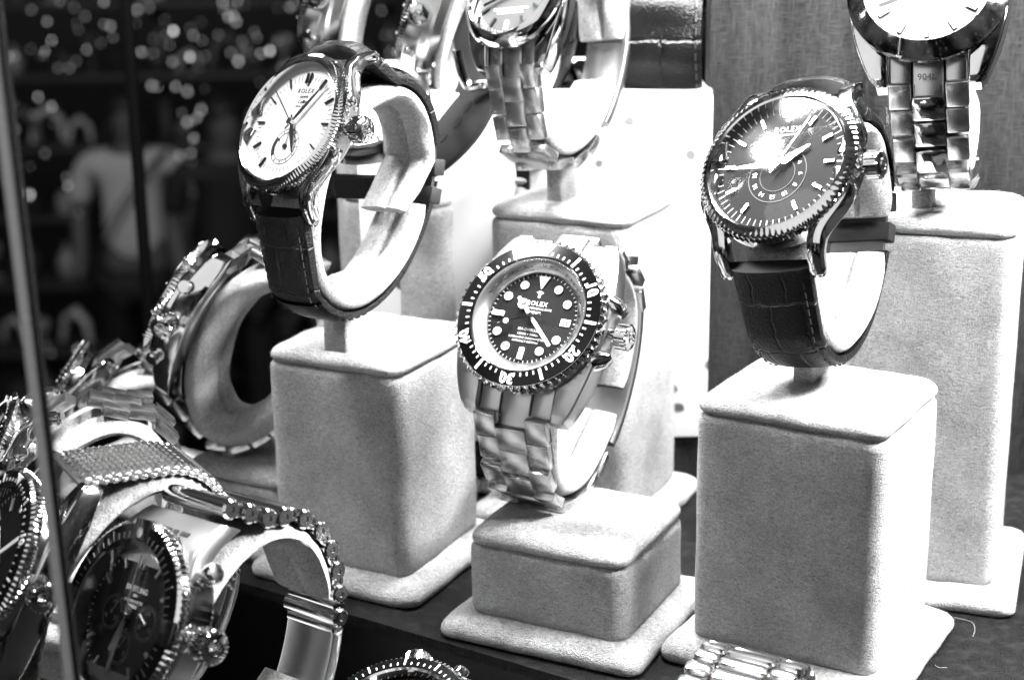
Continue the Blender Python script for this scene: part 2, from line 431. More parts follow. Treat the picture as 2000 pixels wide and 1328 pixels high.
def strap_bm(loop, s0, s1, width, thick, n=60, inner=False, pad=1.0):
    """leather / rubber strap between two arc lengths; width(s), thick(s)"""
    bm = bmesh.new(); uvl = bm.loops.layers.uv.new('UVMap'); rows = []; uvs = []
    K = 10
    for i in range(n + 1):
        s = s0 + (s1 - s0) * i / n; f = loop.frame(s); w = width(s); t = thick(s); row = []; ur = []
        prof = []
        for k in range(K + 1):                      # outer face, domed
            u = -1 + 2 * k / K
            prof.append((u * w / 2, t * (.55 + .45 * (1 - abs(u) ** 3.2) * pad), u * w / 2))
        prof += [(w / 2 + .05, t * .3, w / 2 + 1), (w / 2 - .15, 0, w / 2 + 2), (-w / 2 + .15, 0, -w / 2 - 2), (-w / 2 - .05, t * .3, -w / 2 - 1)]
        for x, z, u in prof:
            row.append(bm.verts.new(f @ Vector((x * S, 0, z * S)))); ur.append((u, s))
        rows.append(row); uvs.append(ur)
    m = len(rows[0])
    for i in range(n):
        for k in range(m):
            k2 = (k + 1) % m
            fc = bm.faces.new([rows[i][k], rows[i + 1][k], rows[i + 1][k2], rows[i][k2]])
            for lp, uvv in zip(fc.loops, [uvs[i][k], uvs[i + 1][k], uvs[i + 1][k2], uvs[i][k2]]): lp[uvl].uv = uvv
    bm.faces.new(rows[0][::-1]); bm.faces.new(rows[-1])
    return bm
def stitches_bm(loop, s0, s1, width, thick, pitch=2.3, ln=1.5):
    bm = bmesh.new(); s = s0
    while s < s1:
        for sd in (-1, 1):
            f = loop.frame(s); x = sd * (width(s) / 2 - 1.5); z = thick(s) * .82
            vs = add_box(bm, (0, 0, 0), (.35, ln, .3), 0)
            T = f @ Matrix.Translation(Vector((x, 0, z)) * S)
            for v in vs: v.co = T @ v.co
        s += pitch
    return bm

# plush C-cuff: from arc s0 to s1 on its own loop, two soft lobes with a crease between
def cuff_bm(path, width, thick=4.6, crease=True, flare=None, seed=0):
    """path = list of (y,z,inward_y,inward_z)"""
    bm = bmesh.new(); rows = []
    n = len(path)
    rnd = random.Random(seed); ph = rnd.uniform(0, 6)
    for i, (y, z, iy, iz) in enumerate(path):
        e = min(i, n - 1 - i); k = min(1, .45 + .55 * (e / 3.0) ** .6) if e < 3 else 1
        w = width / 2 * (1 if e >= 2 else (.9 if e == 0 else .97)); t = thick * k
        w *= 1 + .02 * sin(i * .5 + ph)
        sec = []
        NS = 14
        for j in range(NS + 1):                        # outer side (touches the strap)
            u = -1 + 2 * j / NS
            sec.append((u * w, -.5 * t * (1 - abs(u) ** 6) * .9))
        sec.append((w * 1.03, t * .25))
        for j in range(NS + 1):                        # inner side
            u = 1 - 2 * j / NS
            h = t * (1 - abs(u) ** 5 * .5) * .75
            if crease: h -= t * .42 * math.exp(-((u - .12) / .07) ** 2)
            h += .15 * sin(i * .8 + u * 4 + ph)
            sec.append((u * w * .97, h))
        sec.append((-w * 1.03, t * .25))
        rows.append([V(bm, x, y + iy * h, z + iz * h) for x, h in sec])
    m = len(rows[0])
    for i in range(n - 1):
        for k in range(m): bm.faces.new([rows[i][k], rows[i + 1][k], rows[i + 1][(k + 1) % m], rows[i][(k + 1) % m]])
    bm.faces.new(rows[0][::-1]); bm.faces.new(rows[-1])
    return bm
def cuff_path(yc, zc, ry, rz, a0, a1, step=5, ends=None):
    """angles in degrees: 0 = towards 6 o'clock (-Y), 90 = back (-Z), 180 = 12 o'clock, 270 = under the watch head"""
    P = []
    a = a0
    while a <= a1 + .01:
        c, s_ = cos(radians(a)), sin(radians(a))
        # superellipse flattening under the head
        y = yc - ry * c; z = zc - rz * s_
        P.append((y, z)); a += step
    if ends: P = ends[0] + P + ends[1]
    P = [tuple(p) for p in P]
    out = []
    for i, p in enumerate(P):
        q0 = P[max(0, i - 1)]; q1 = P[min(len(P) - 1, i + 1)]
        t = Vector((q1[0] - q0[0], q1[1] - q0[1])).normalized()
        n = Vector((t.y, -t.x))
        if i == 0 or True:
            # path runs anticlockwise seen from +X when angles grow; inward is to a fixed side
            n = Vector((-t.y, t.x)) if _inward_left else Vector((t.y, -t.x))
        out.append((p[0], p[1], n.x, n.y))
    return out
_inward_left = True

# ------------------------------------------------------------------ watch pieces (all centred on dial, z=0 dial plane)
def case_body(t, R, z_top, z_back, mat='chrome', side_mat='steel', mod=None):
    pr = [(R - 2.4, z_top), (R - .9, z_top), (R - .2, z_top - .35), (R, z_top - 1.1), (R, z_top - 2.6), (R - .15, z_back + 3.2), (R - .9, z_back + 2.2), (R - 3.2, z_back + 1.2), (R - 5, z_back), (.01, z_back)]
    return obj('case', lathe(pr, seg=96), M[side_mat], t, 25)
def solid_case(t, R, lw, zt, z_back, Ly, tip_top=-5.6, tip_bot=-10.2, lugw=4.4, mat='satin'):
    """middle case with four lugs that run on from its flanks; the end links fill the notches between them"""
    bm = bmesh.new(); n = 40; yi = R - 4.6
    def prof(y):
        f = abs(y) / Ly
        hw = (lw / 2 + lugw - .8) + (R - .1 - (lw / 2 + lugw - .8)) * max(0, cos(min(1, f * 1.02) * pi / 2)) ** .75
        top = zt + (tip_top - zt) * f ** 2.5; bot = z_back + 1.2 + (tip_bot - z_back - 1.2) * f ** 1.4
        if f > .97: hw -= .35; top -= .35
        return hw, top, bot
    def run(ys, xs):
        rows = []
        for y in ys:
            hw, top, bot = prof(y); x0, x1 = xs(hw)
            rows.append([V(bm, (x0 + x1) / 2 + u, y, (top + bot) / 2 + v) for u, v in rsect((x1 - x0) / 2, (top - bot) / 2, .09, 3)])
        m = len(rows[0])
        for i in range(len(rows) - 1):
            for k in range(m): bm.faces.new([rows[i][k], rows[i + 1][k], rows[i + 1][(k + 1) % m], rows[i][(k + 1) % m]])
        bm.faces.new(rows[0]); bm.faces.new(rows[-1][::-1])
    run([-yi + 2 * yi * i / 20 for i in range(21)], lambda hw: (-hw, hw))
    for sy in (-1, 1):
        for sx in (-1, 1):
            run([sy * (yi + (Ly - yi) * i / 12) for i in range(13)], lambda hw: (sx * (lw / 2 + .12), sx * hw) if sx > 0 else (-hw, -(lw / 2 + .12)))
    o = obj('case', bm, M[mat], t, 30)
    b = lathe([(R - 3, z_back + 1.5), (R - 4, z_back + .2), (R - 6, z_back), (.01, z_back)], seg=64); obj('case_back', b, M['satin'], o, 30)
    b = lathe([(R - 3.5, zt - .5), (R - 3.5, zt + 1.6), (R - .7, zt + 1.6), (R - .5, zt - .5)], seg=96); obj('bezel_seat', b, M['chrome'], o, 30)
    return o
def lugs(t, R, lw, zt, tip_z, Ly, w0=4.2, w1=3.2, mat='chrome', h0=4.6, h1=2.6, name='lug'):
    for sy in (1, -1):
        for sx in (1, -1):
            x_in = lw / 2
            P = [(sx * (R - 3.6), sy * 2.0, zt - 2.4), (sx * (R - 2.6), sy * (R * .42), zt - 2.2), (sx * (x_in + w0 / 2 + 1.0), sy * (R * .82), zt - 2.7), (sx * (x_in + w0 / 2 + .1), sy * (R + .6), zt - 4.2), (sx * (x_in + w1 / 2), sy * (Ly - 1.5), (zt - 4.2 + tip_z) / 2 - .6), (sx * (x_in + w1 / 2), sy * Ly, tip_z)]
            Q = catmull(P, 6); n = len(Q)
            bm = bmesh.new(); rows = []
            for i, q in enumerate(Q):
                f = i / (n - 1); q = Vector(q)
                tt = (Vector(Q[min(i + 1, n - 1)]) - Vector(Q[max(i - 1, 0)])).normalized()
                a = Vector((1, 0, 0)); a = (a - tt * a.dot(tt)).normalized(); b = tt.cross(a)
                if b.z < 0: b = -b
                w = w0 + (w1 - w0) * f; h = h0 + (h1 - h0) * f
                if f > .92: w *= .86; h *= .75
                rows.append([V(bm, *(q + a * u + b * v)) for u, v in rsect(w / 2, h / 2, .13, 2)])
            m = len(rows[0])
            for i in range(n - 1):
                for k in range(m): bm.faces.new([rows[i][k], rows[i + 1][k], rows[i + 1][(k + 1) % m], rows[i][(k + 1) % m]])
            bm.faces.new(rows[0]); bm.faces.new(rows[-1][::-1])
            obj(name, bm, M[mat], t, 40)
def crown(t, R, z, r=3.1, ln=3.6, hour=3, mat='chrome', name='crown', neck=1.6, onion=False, logo=True):
    a = radians(90 - hour * 30)
    mw = Matrix.Translation(Vector((R * cos(a), R * sin(a), z)) * S) @ Matrix.Rotation(a, 4, 'Z')
    NT = 22
    def mod(an, rr, zz, k):
        if 3 <= k <= 6: return rr * (1 + .05 * (1 if sin(an * NT) > 0 else -1)), zz
        return rr, zz
    pr = [(r * .55, -1), (r * .55, neck), (r * .9, neck), (r, neck + .25), (r, neck + .5), (r, neck + ln - .6), (r, neck + ln - .35), (r * .92, neck + ln), (r * .6, neck + ln + .25), (.01, neck + ln + .45)]
    if onion: pr = [(r * .5, -1), (r * .5, neck), (r * .8, neck), (r * 1.05, neck + ln * .3), (r * 1.1, neck + ln * .5), (r * 1.05, neck + ln * .7), (r * .8, neck + ln * .9), (r * .7, neck + ln * .92), (r * .6, neck + ln), (.01, neck + ln)]
    bm = bmesh.new(); add_lathe(bm, pr, seg=NT * 6, mod=mod, axis='x')
    bmesh.ops.remove_doubles(bm, verts=bm.verts, dist=1e-7)
    o = obj(name, bm, M[mat], t, 30, mw)
    if logo:
        b2 = bmesh.new(); add_lathe(b2, [(r * .5, neck + ln + .3), (r * .5, neck + ln + .55), (r * .42, neck + ln + .55), (r * .42, neck + ln + .3)], seg=20, closed=True, axis='x')
        for k in range(5):
            aa = radians(50 + k * 20); add_tube(b2, [(neck + ln + .45, 0, -.4), (neck + ln + .55, r * .38 * cos(aa), -.4 + r * .62 * sin(aa))], .12, seg=5)
        obj('crown_emblem', b2, M[mat], o, 30)
    return o
def pusher(t, R, z, hour, r=2.1, ln=4, mat='chrome'):
    a = radians(90 - hour * 30)
    mw = Matrix.Translation(Vector((R * cos(a), R * sin(a), z)) * S) @ Matrix.Rotation(radians(90 - ((hour - 3) * .75 + 3) * 30), 4, 'Z')
    pr = [(r * .6, -2), (r * .6, .6), (r * .85, .6), (r * .85, 1.2), (r * .55, 1.3), (r * .55, ln * .5), (r * .95, ln * .55), (r, ln * .62), (r, ln * .9), (r * .85, ln), (r * .3, ln + .15), (.01, ln + .15)]
    bm = bmesh.new(); add_lathe(bm, pr, seg=32, axis='x'); bmesh.ops.remove_doubles(bm, verts=bm.verts, dist=1e-7)
    return obj('pusher', bm, M[mat], t, 30, mw)
def dome(t, r, z, h, mat='crystal', name='crystal', edge=.6):
    pr = [(r, z - .4), (r, z + edge * .6), (r - .25, z + edge)]
    for k in range(1, 11):
        f = k / 10; rr = (r - .25) * cos(f * pi / 2); pr.append((max(rr, .01), z + edge + h * (1 - ((rr) / (r - .25)) ** 2)))
    return obj(name, lathe(pr, seg=96), M[mat], t, 50)
def coined(t, R, r_in, z0, z1, teeth=110, mat='chrome', name='bezel', depth=.35, slope=1.2, prof=None):
    """bezel ring with fine coin-edge flutes"""
    pr = prof or [(r_in - .1, z0 + .2), (r_in, z1 - .3), (r_in + .5, z1), (R - 1.7, z1 - slope * .25), (R - 1.0, z1 - slope * .6), (R - .25, z1 - slope), (R, z1 - slope - .25), (R, z0 + .3), (R - .5, z0)]
    nn = len(pr)
    def mod(a, r, z, k):
        if r > R - 1.3: return r + depth * (.5 if math.fmod(a * teeth / (2 * pi) + 100, 1) < .5 else -.5), z
        return r, z
    bm = bmesh.new(); add_lathe(bm, pr, seg=teeth * 4, mod=mod)
    return obj(name, bm, M[mat], t, 25)
def polished_bezel(t, prof, name='bezel', mat='chrome', mod=None, seg=128):
    bm = bmesh.new(); add_lathe(bm, prof, seg=seg, mod=mod)
    return obj(name, bm, M[mat], t, 28)
def dial_disc(t, r, mat, z=0):
    bm = bmesh.new(); add_lathe(bm, [(.01, z), (r * .5, z), (r, z), (r, z - 1)], seg=96); bmesh.ops.remove_doubles(bm, verts=bm.verts, dist=1e-7)
    return obj('dial', bm, M[mat], t, 30)
def hand(t, hour, ln, w, z, mat, tail=2.5, style='leaf', name='hand'):
    bm = bmesh.new()
    if style == 'leaf': pl = [(-w * .18, -tail), (w * .18, -tail), (w * .25, 0), (w * .55, ln * .28), (w * .12, ln * .96), (0, ln), (-w * .12, ln * .96), (-w * .55, ln * .28), (-w * .25, 0)]
    else: pl = [(-w / 2, -tail), (w / 2, -tail), (w / 2, ln * .97), (0, ln), (-w / 2, ln * .97)]
    a = -radians(hour * 30)
    pl = [(x * cos(a) - y * sin(a), x * sin(a) + y * cos(a)) for x, y in pl]
    add_flat(bm, pl, z, .22)
    return obj(name, bm, M[mat], t, 20)
def markers(dial, specs, mat, z=.02, h=.55, name='hour_marker'):
    for hour, r0, r1, w in specs:
        bm = bmesh.new(); bar(bm, hour, r0, r1, w, z, h); obj(name, bm, M[mat], dial, 20)
def minute_track(dial, r0, r1, mat, n=60, w=.16, z=.03, skip=5, name='minute_track'):
    bm = bmesh.new()
    for k in range(n):
        long_ = skip and k % skip == 0
        bar(bm, k * 12 / n, r0, r1, w * (1.8 if long_ else 1), z, .05)
    return obj(name, bm, M[mat], dial, 20)
def crown_logo(bm, x, y, z, s=1.0):
    for k in range(5):
        a = radians(90 + (k - 2) * 22); tip = (x + 1.25 * s * cos(a) * 1.05, y + 1.45 * s * sin(a) - .25 * s)
        b0 = (x + (k - 2) * .16 * s, y - .35 * s)
        dx, dy = tip[0] - b0[0], tip[1] - b0[1]; l = math.hypot(dx, dy); nx, ny = -dy / l * .13 * s, dx / l * .13 * s
        add_flat(bm, [(b0[0] - nx * 1.3, b0[1] - ny * 1.3), (tip[0], tip[1]), (b0[0] + nx * 1.3, b0[1] + ny * 1.3)], z, .08)
        disc(bm, tip[0], tip[1], .16 * s, z, .08, 10)
    disc(bm, x, y - .45 * s, .42 * s, z, .08, 14)

# bracelets ------------------------------------------------------------------
_link_cache = {}
def link_mesh(kind, w):
    key = (kind, round(w, 1))
    if key in _link_cache: return _link_cache[key]
    mats = []
    def B(c, s, bev, mi, bm):
        n0 = set(bm.faces); add_box(bm, c, s, bev, seg=2)
        for f in bm.faces:
            if f not in n0: f.material_index = mi
    bm = bmesh.new()
    if kind == 'oyster':
        cw = w * .40; ow = (w - cw) / 2 - .12
        B((0, 0, 1.45), (cw, 7.15, 3.0), .35, 0, bm)
        for sx in (-1, 1): B((sx * (cw / 2 + ow / 2 + .08), 3.6, 1.4), (ow, 7.15, 2.8), .35, 0, bm)
        mats = ['steel_y']
    elif kind == 'oyster_polished':
        cw = w * .42; ow = (w - cw) / 2 - .12
        B((0, 0, 1.5), (cw, 6.6, 3.1), .8, 1, bm)
        for sx in (-1, 1): B((sx * (cw / 2 + ow / 2 + .08), 3.4, 1.4), (ow, 6.7, 2.8), .5, 0, bm)
        mats = ['steel_y', 'chrome']
    elif kind == 'roller':
        for yy, wz, rr in ((0, w, 2.35), (2.9, w - 2.2, 1.75)):
            n0 = set(bm.faces)
            add_lathe(bm, [(.01, -wz / 2 + .45), (.75, -wz / 2 + .45), (.75, -wz / 2 + .0), (rr * .8, -wz / 2), (rr, -wz / 2 + .5), (rr, wz / 2 - .5), (rr * .8, wz / 2), (.75, wz / 2), (.75, wz / 2 - .45), (.01, wz / 2 - .45)], seg=24, axis='x', cy=yy, cz=1.6)
            add_lathe(bm, [(.01, -wz / 2 + .3), (.5, -wz / 2 + .3)], seg=12, axis='x', cy=yy, cz=1.6)
            add_lathe(bm, [(.5, wz / 2 - .3), (.01, wz / 2 - .3)], seg=12, axis='x', cy=yy, cz=1.6)
        mats = ['chrome']
    elif kind == 'three_row':
        for yy in (0,):
            a = w * .26
            B((0, .5, 1.8), (w - 2 * a - .3, 4.0, 3.4), 1.5, 0, bm)
            for sx in (-1, 1): B((sx * (w / 2 - a / 2), 0, 1.8), (a, 3.9, 3.6), 1.6, 0, bm)
        mats = ['chrome']
    elif kind == 'five_row':
        ww = [w * .25, w * .15, w * .17, w * .15, w * .25]; x = -w / 2
        for i, q in enumerate(ww):
            B((x + q / 2, 0 if i % 4 == 0 else (2.6 if i % 2 else .3), 1.3), (q - .2, 4.9, 2.8), .7, 0, bm); x += q + w * .0075
        mats = ['chrome']
    bmesh.ops.remove_doubles(bm, verts=bm.verts, dist=1e-8)
    bmesh.ops.recalc_face_normals(bm, faces=bm.faces)
    me = bpy.data.meshes.new('link'); bm.to_mesh(me); bm.free()
    for p in me.polygons: p.use_smooth = True
    me.set_sharp_from_angle(angle=radians(32))
    for k in mats: me.materials.append(M[k])
    _link_cache[key] = me
    return me
PITCH = dict(oyster=7.3, oyster_polished=7.0, roller=5.7, three_row=4.6, five_row=5.2)
def bracelet(t, loop, kind, w0, w1, s0, s1, off=.2):
    p = PITCH[kind]; n = int((s1 - s0) / p); me = link_mesh(kind, w0)
    for i in range(n):
        s = s0 + p * (i + .5); f = abs(2 * s / loop.len - 1); f = 1 - f
        k = 1 + (w1 / w0 - 1) * min(1, f * 1.5)
        o = bpy.data.objects.new('link', me); COL.objects.link(o); o.parent = t
        o.matrix_local = loop.frame(s, off) @ Matrix.Diagonal((k, 1, 1, 1))
    return n
def clasp(t, loop, s0, s1, w, mat='steel_y'):
    bm = bmesh.new(); n = 14; rows = []
    for i in range(n + 1):
        f = loop.frame(s0 + (s1 - s0) * i / n, .4)
        e = min(i, n - i); h = 3.4 if e > 0 else 2.9
        rows.append([bm.verts.new(f @ (Vector((x, 0, z + h / 2)) * S)) for x, z in rsect(w / 2, h / 2, .25, 2)])
    m = len(rows[0])
    for i in range(n):
        for k in range(m): bm.faces.new([rows[i][k], rows[i + 1][k], rows[i + 1][(k + 1) % m], rows[i][(k + 1) % m]])
    bm.faces.new(rows[0]); bm.faces.new(rows[-1][::-1])
    c = obj('clasp', bm, M[mat], t, 30)
    b2 = bmesh.new(); vs = add_box(b2, (0, 0, 0), (w * .7, 5, 1.2), .4); T = loop.frame(s0 + (s1 - s0) * .93, 4.0)
    for v in vs: v.co = T @ v.co
    obj('clasp_lever', b2, M['chrome'], c, 30)
    return c
def end_links(t, R, lw, zt, mat='steel'):
    for sy in (-1, 1):
        bm = bmesh.new()
        for i, (x0, x1) in enumerate(((-lw / 2 + .1, -lw * .21), (-lw * .2, lw * .2), (lw * .21, lw / 2 - .1))):
            P = []
            ext = 7.0 if i == 1 else 3.8
            for k in range(9):
                f = k / 8; y = R - 4.5 + f * (4.5 + ext)
                z = (zt + (-5.6 - zt) * min(1.18, y / (R + 4.1)) ** 2.5) - 1.45
                P.append((y, z))
            xc, hw = (x0 + x1) / 2, (x1 - x0) / 2 - .06
            rows = []
            for k, (y, z) in enumerate(P):
                th = 3.2
                rows.append([V(bm, xc + u, sy * y, z + v - th / 2) for u, v in rsect(hw, th / 2, .2, 2)])
            m = len(rows[0])
            for a in range(len(rows) - 1):
                for k in range(m): bm.faces.new([rows[a][k], rows[a + 1][k], rows[a + 1][(k + 1) % m], rows[a][(k + 1) % m]])
            bm.faces.new(rows[0]); bm.faces.new(rows[-1][::-1])
        obj('end_link', bm, M[mat], t, 30)
def film(t, loop, s0, s1, w, off, seed=0, th=1.0):
    """loose crinkled plastic wrap round a bracelet"""
    rnd = random.Random(seed); bm = bmesh.new(); n = int((s1 - s0) / 2.2); K = 14; rows = []
    for i in range(n + 1):
        f = loop.frame(s0 + (s1 - s0) * i / n); row = []
        for k in range(K + 1):
            u = -1 + 2 * k / K; x = u * (w / 2 + .9)
            z = off + rnd.uniform(0, .45) * th; 
            if abs(u) > .93: z -= 2.6
            row.append(bm.verts.new(f @ (Vector((x + rnd.uniform(-.15, .15), rnd.uniform(-.5, .5), z)) * S)))
        rows.append(row)
    for i in range(n):
        for k in range(K): bm.faces.new([rows[i][k], rows[i + 1][k], rows[i + 1][k + 1], rows[i][k + 1]])
    o = obj('protective_film', bm, M['film'], t, 25)
    return o

def frame_of(pos, Xv, Yv, zoff=0):
    Xv = Vector(Xv).normalized(); Yv = Vector(Yv); Yv = (Yv - Xv * Yv.dot(Xv)).normalized(); Z = Xv.cross(Yv)
    p = Vector(pos) + Z * zoff
    return Matrix(((Xv.x, Yv.x, Z.x, p.x * S), (Xv.y, Yv.y, Z.y, p.y * S), (Xv.z, Yv.z, Z.z, p.z * S), (0, 0, 0, 1)))
def frame_NY(pos, Nv, up=(0, 0, 1), roll=0):
    Z = Vector(Nv).normalized(); Y = Vector(up); Y = (Y - Z * Y.dot(Z)).normalized(); X = Y.cross(Z)
    m = Matrix(((X.x, Y.x, Z.x, pos[0] * S), (X.y, Y.y, Z.y, pos[1] * S), (X.z, Y.z, Z.z, pos[2] * S), (0, 0, 0, 1)))
    return m @ Matrix.Rotation(roll, 4, 'Z')
WG = 'wrist watches shown in the case'
CG = 'plush watch display stands'
def put_cuff(stand_obj, smat, wmat, path, width, thick=4.6, seed=0, fuzz=0):
    bm = cuff_bm(path, width, thick, seed=seed)
    rel = smat.inverted() @ wmat
    o = obj('cuff', bm, M['plush'], stand_obj, 60, rel)
    return o
def put_stem(stand_obj, top_z, z1, dx=0, dy=0, w=4.2, d=13, rot=0):
    obj('stem', box((dx, dy, (top_z - 1 + z1) / 2), (w, d, z1 - top_z + 1), .8, Matrix.Rotation(rot, 3, 'Z')), M['plush'], stand_obj, 60)


# ------------------------------------------------------------------ camera
FPX, PITCH_D, ROLL_D, CAMZ = 3200.0, 16.6547, -0.9819, 205.0
cp, sp = cos(radians(PITCH_D)), sin(radians(PITCH_D))
_f = Vector((0, cp, -sp)); _r = Vector((1, 0, 0)); _u = Vector((0, sp, cp))
_c, _s = cos(radians(ROLL_D)), sin(radians(ROLL_D))
_right = _c * _r + _s * _u; _up = -_s * _r + _c * _u
def at(px, py, Y):
    """world point (mm) at depth Y behind photo pixel (2000x1328)"""
    d = _right * ((px - 1000) / FPX) - _up * ((py - 664) / FPX) + _f
    return Vector((0, 0, CAMZ)) + d * (Y / d.y)
cam_d = bpy.data.cameras.new('camera'); cam = bpy.data.objects.new('camera', cam_d); COL.objects.link(cam)
cam.matrix_world = Matrix(((_right.x, _up.x, -_f.x, 0), (_right.y, _up.y, -_f.y, 0), (_right.z, _up.z, -_f.z, CAMZ * S), (0, 0, 0, 1)))
cam_d.sensor_width = 36; cam_d.lens = 57.6; cam_d.clip_start = .01; cam_d.clip_end = 60
cam_d.dof.use_dof = True; cam_d.dof.focus_distance = .415; cam_d.dof.aperture_fstop = 15; cam_d.dof.aperture_blades = 9
scene.camera = cam

# ------------------------------------------------------------------ the five main stands and their neighbours
def stand_c(corner, yaw, w, d, hs, label, **kw):
    """front vertical corner given (mm); front face runs to the left, right face runs back"""
    a = radians(yaw); c = Vector(corner) - Vector((cos(a), sin(a))) * w / 2 + Vector((-sin(a), cos(a))) * d / 2
    return stand(c.x, c.y, yaw, w, d, hs, label, **kw)
st1, sm1 = stand_c((-31.5, 428), -27.3, 44.6, 46, 65.9, 'tall cream plush block under the white-dial watch on a black alligator strap', seed=1)
st2, sm2 = stand_c((27.7, 386.2), -27.2, 46.2, 44, 26.2, 'lowest plush block, under the black diver watch in the middle', seed=2, margin=(6.5, 6.5))
st3, sm3 = stand_c((88, 365.2), -31.5, 50, 45, 67.9, 'large plush block in the right foreground under the watch with a domed crystal', seed=3)
st4, sm4 = stand_c((34, 467), -27, 46, 44, 98, 'brightly lit plush block behind the diver, under the grey-dial watch', seed=4)
st5, sm5 = stand_c((132.5, 416.2), -20, 45, 44, 105, 'tallest plush block at the right edge, under the pale-dial steel watch', seed=5)
st6, sm6 = stand_c((-21.6, 500), -27, 38, 40, 98, 'plush block seen through the loop of the white-dial dress watch', seed=6)

for st_, nb, nc in ((st1, 15000, 7000), (st2, 9000, 7000), (st3, 18000, 8000), (st5, 11000, 4000), (st4, 5000, 3000)):
    for ch in list(st_.children):
        n_ = nb if ch.name.startswith('body') else nc if ch.name.startswith('cap') else 6000 if (ch.name.startswith('base') and 'board' not in ch.name) else 0
        if n_:
            fz = obj('nap', add_fuzz(ch, n_, .75, n_), M['plush'], ch, 180); fz['kind'] = 'stuff'
# ------------------------------------------------------------------ watches
def finish_cuffed(t, mw, smat, st, loop_args, cuff_w, gap=(118, 465), cz=0, seed=0, ends=None, th=4.6):
    ry, rz, yc, zc = loop_args
    pth = cuff_path(yc, zc, ry - 2.0, rz - 1.6, gap[0], gap[1], ends=ends)
    return put_cuff(st, smat, mw, pth, cuff_w, th, seed=seed)
def bottom_z(mw, la):
    """lowest world point (mm) of the loop ellipse centreline"""
    best = None
    for k in range(120):
        a = 2 * pi * k / 120; p = mw @ (Vector((0, la[2] - la[0] * cos(a), la[3] - la[1] * sin(a))) * S)
        if best is None or p.z < best.z: best = p
    return best / S
def stem_for(st, smat, mw, la, top, wx=5.4, dy=13, lift=1.0, shift=0, back=0):
    b = bottom_z(mw, la); l = smat.inverted() @ (b * S) / 1
    l = l / S
    put_stem(st, top, b.z + 3.0 + back * .22 - smat.translation.z / S, l.x + shift, l.y + back, wx, dy)

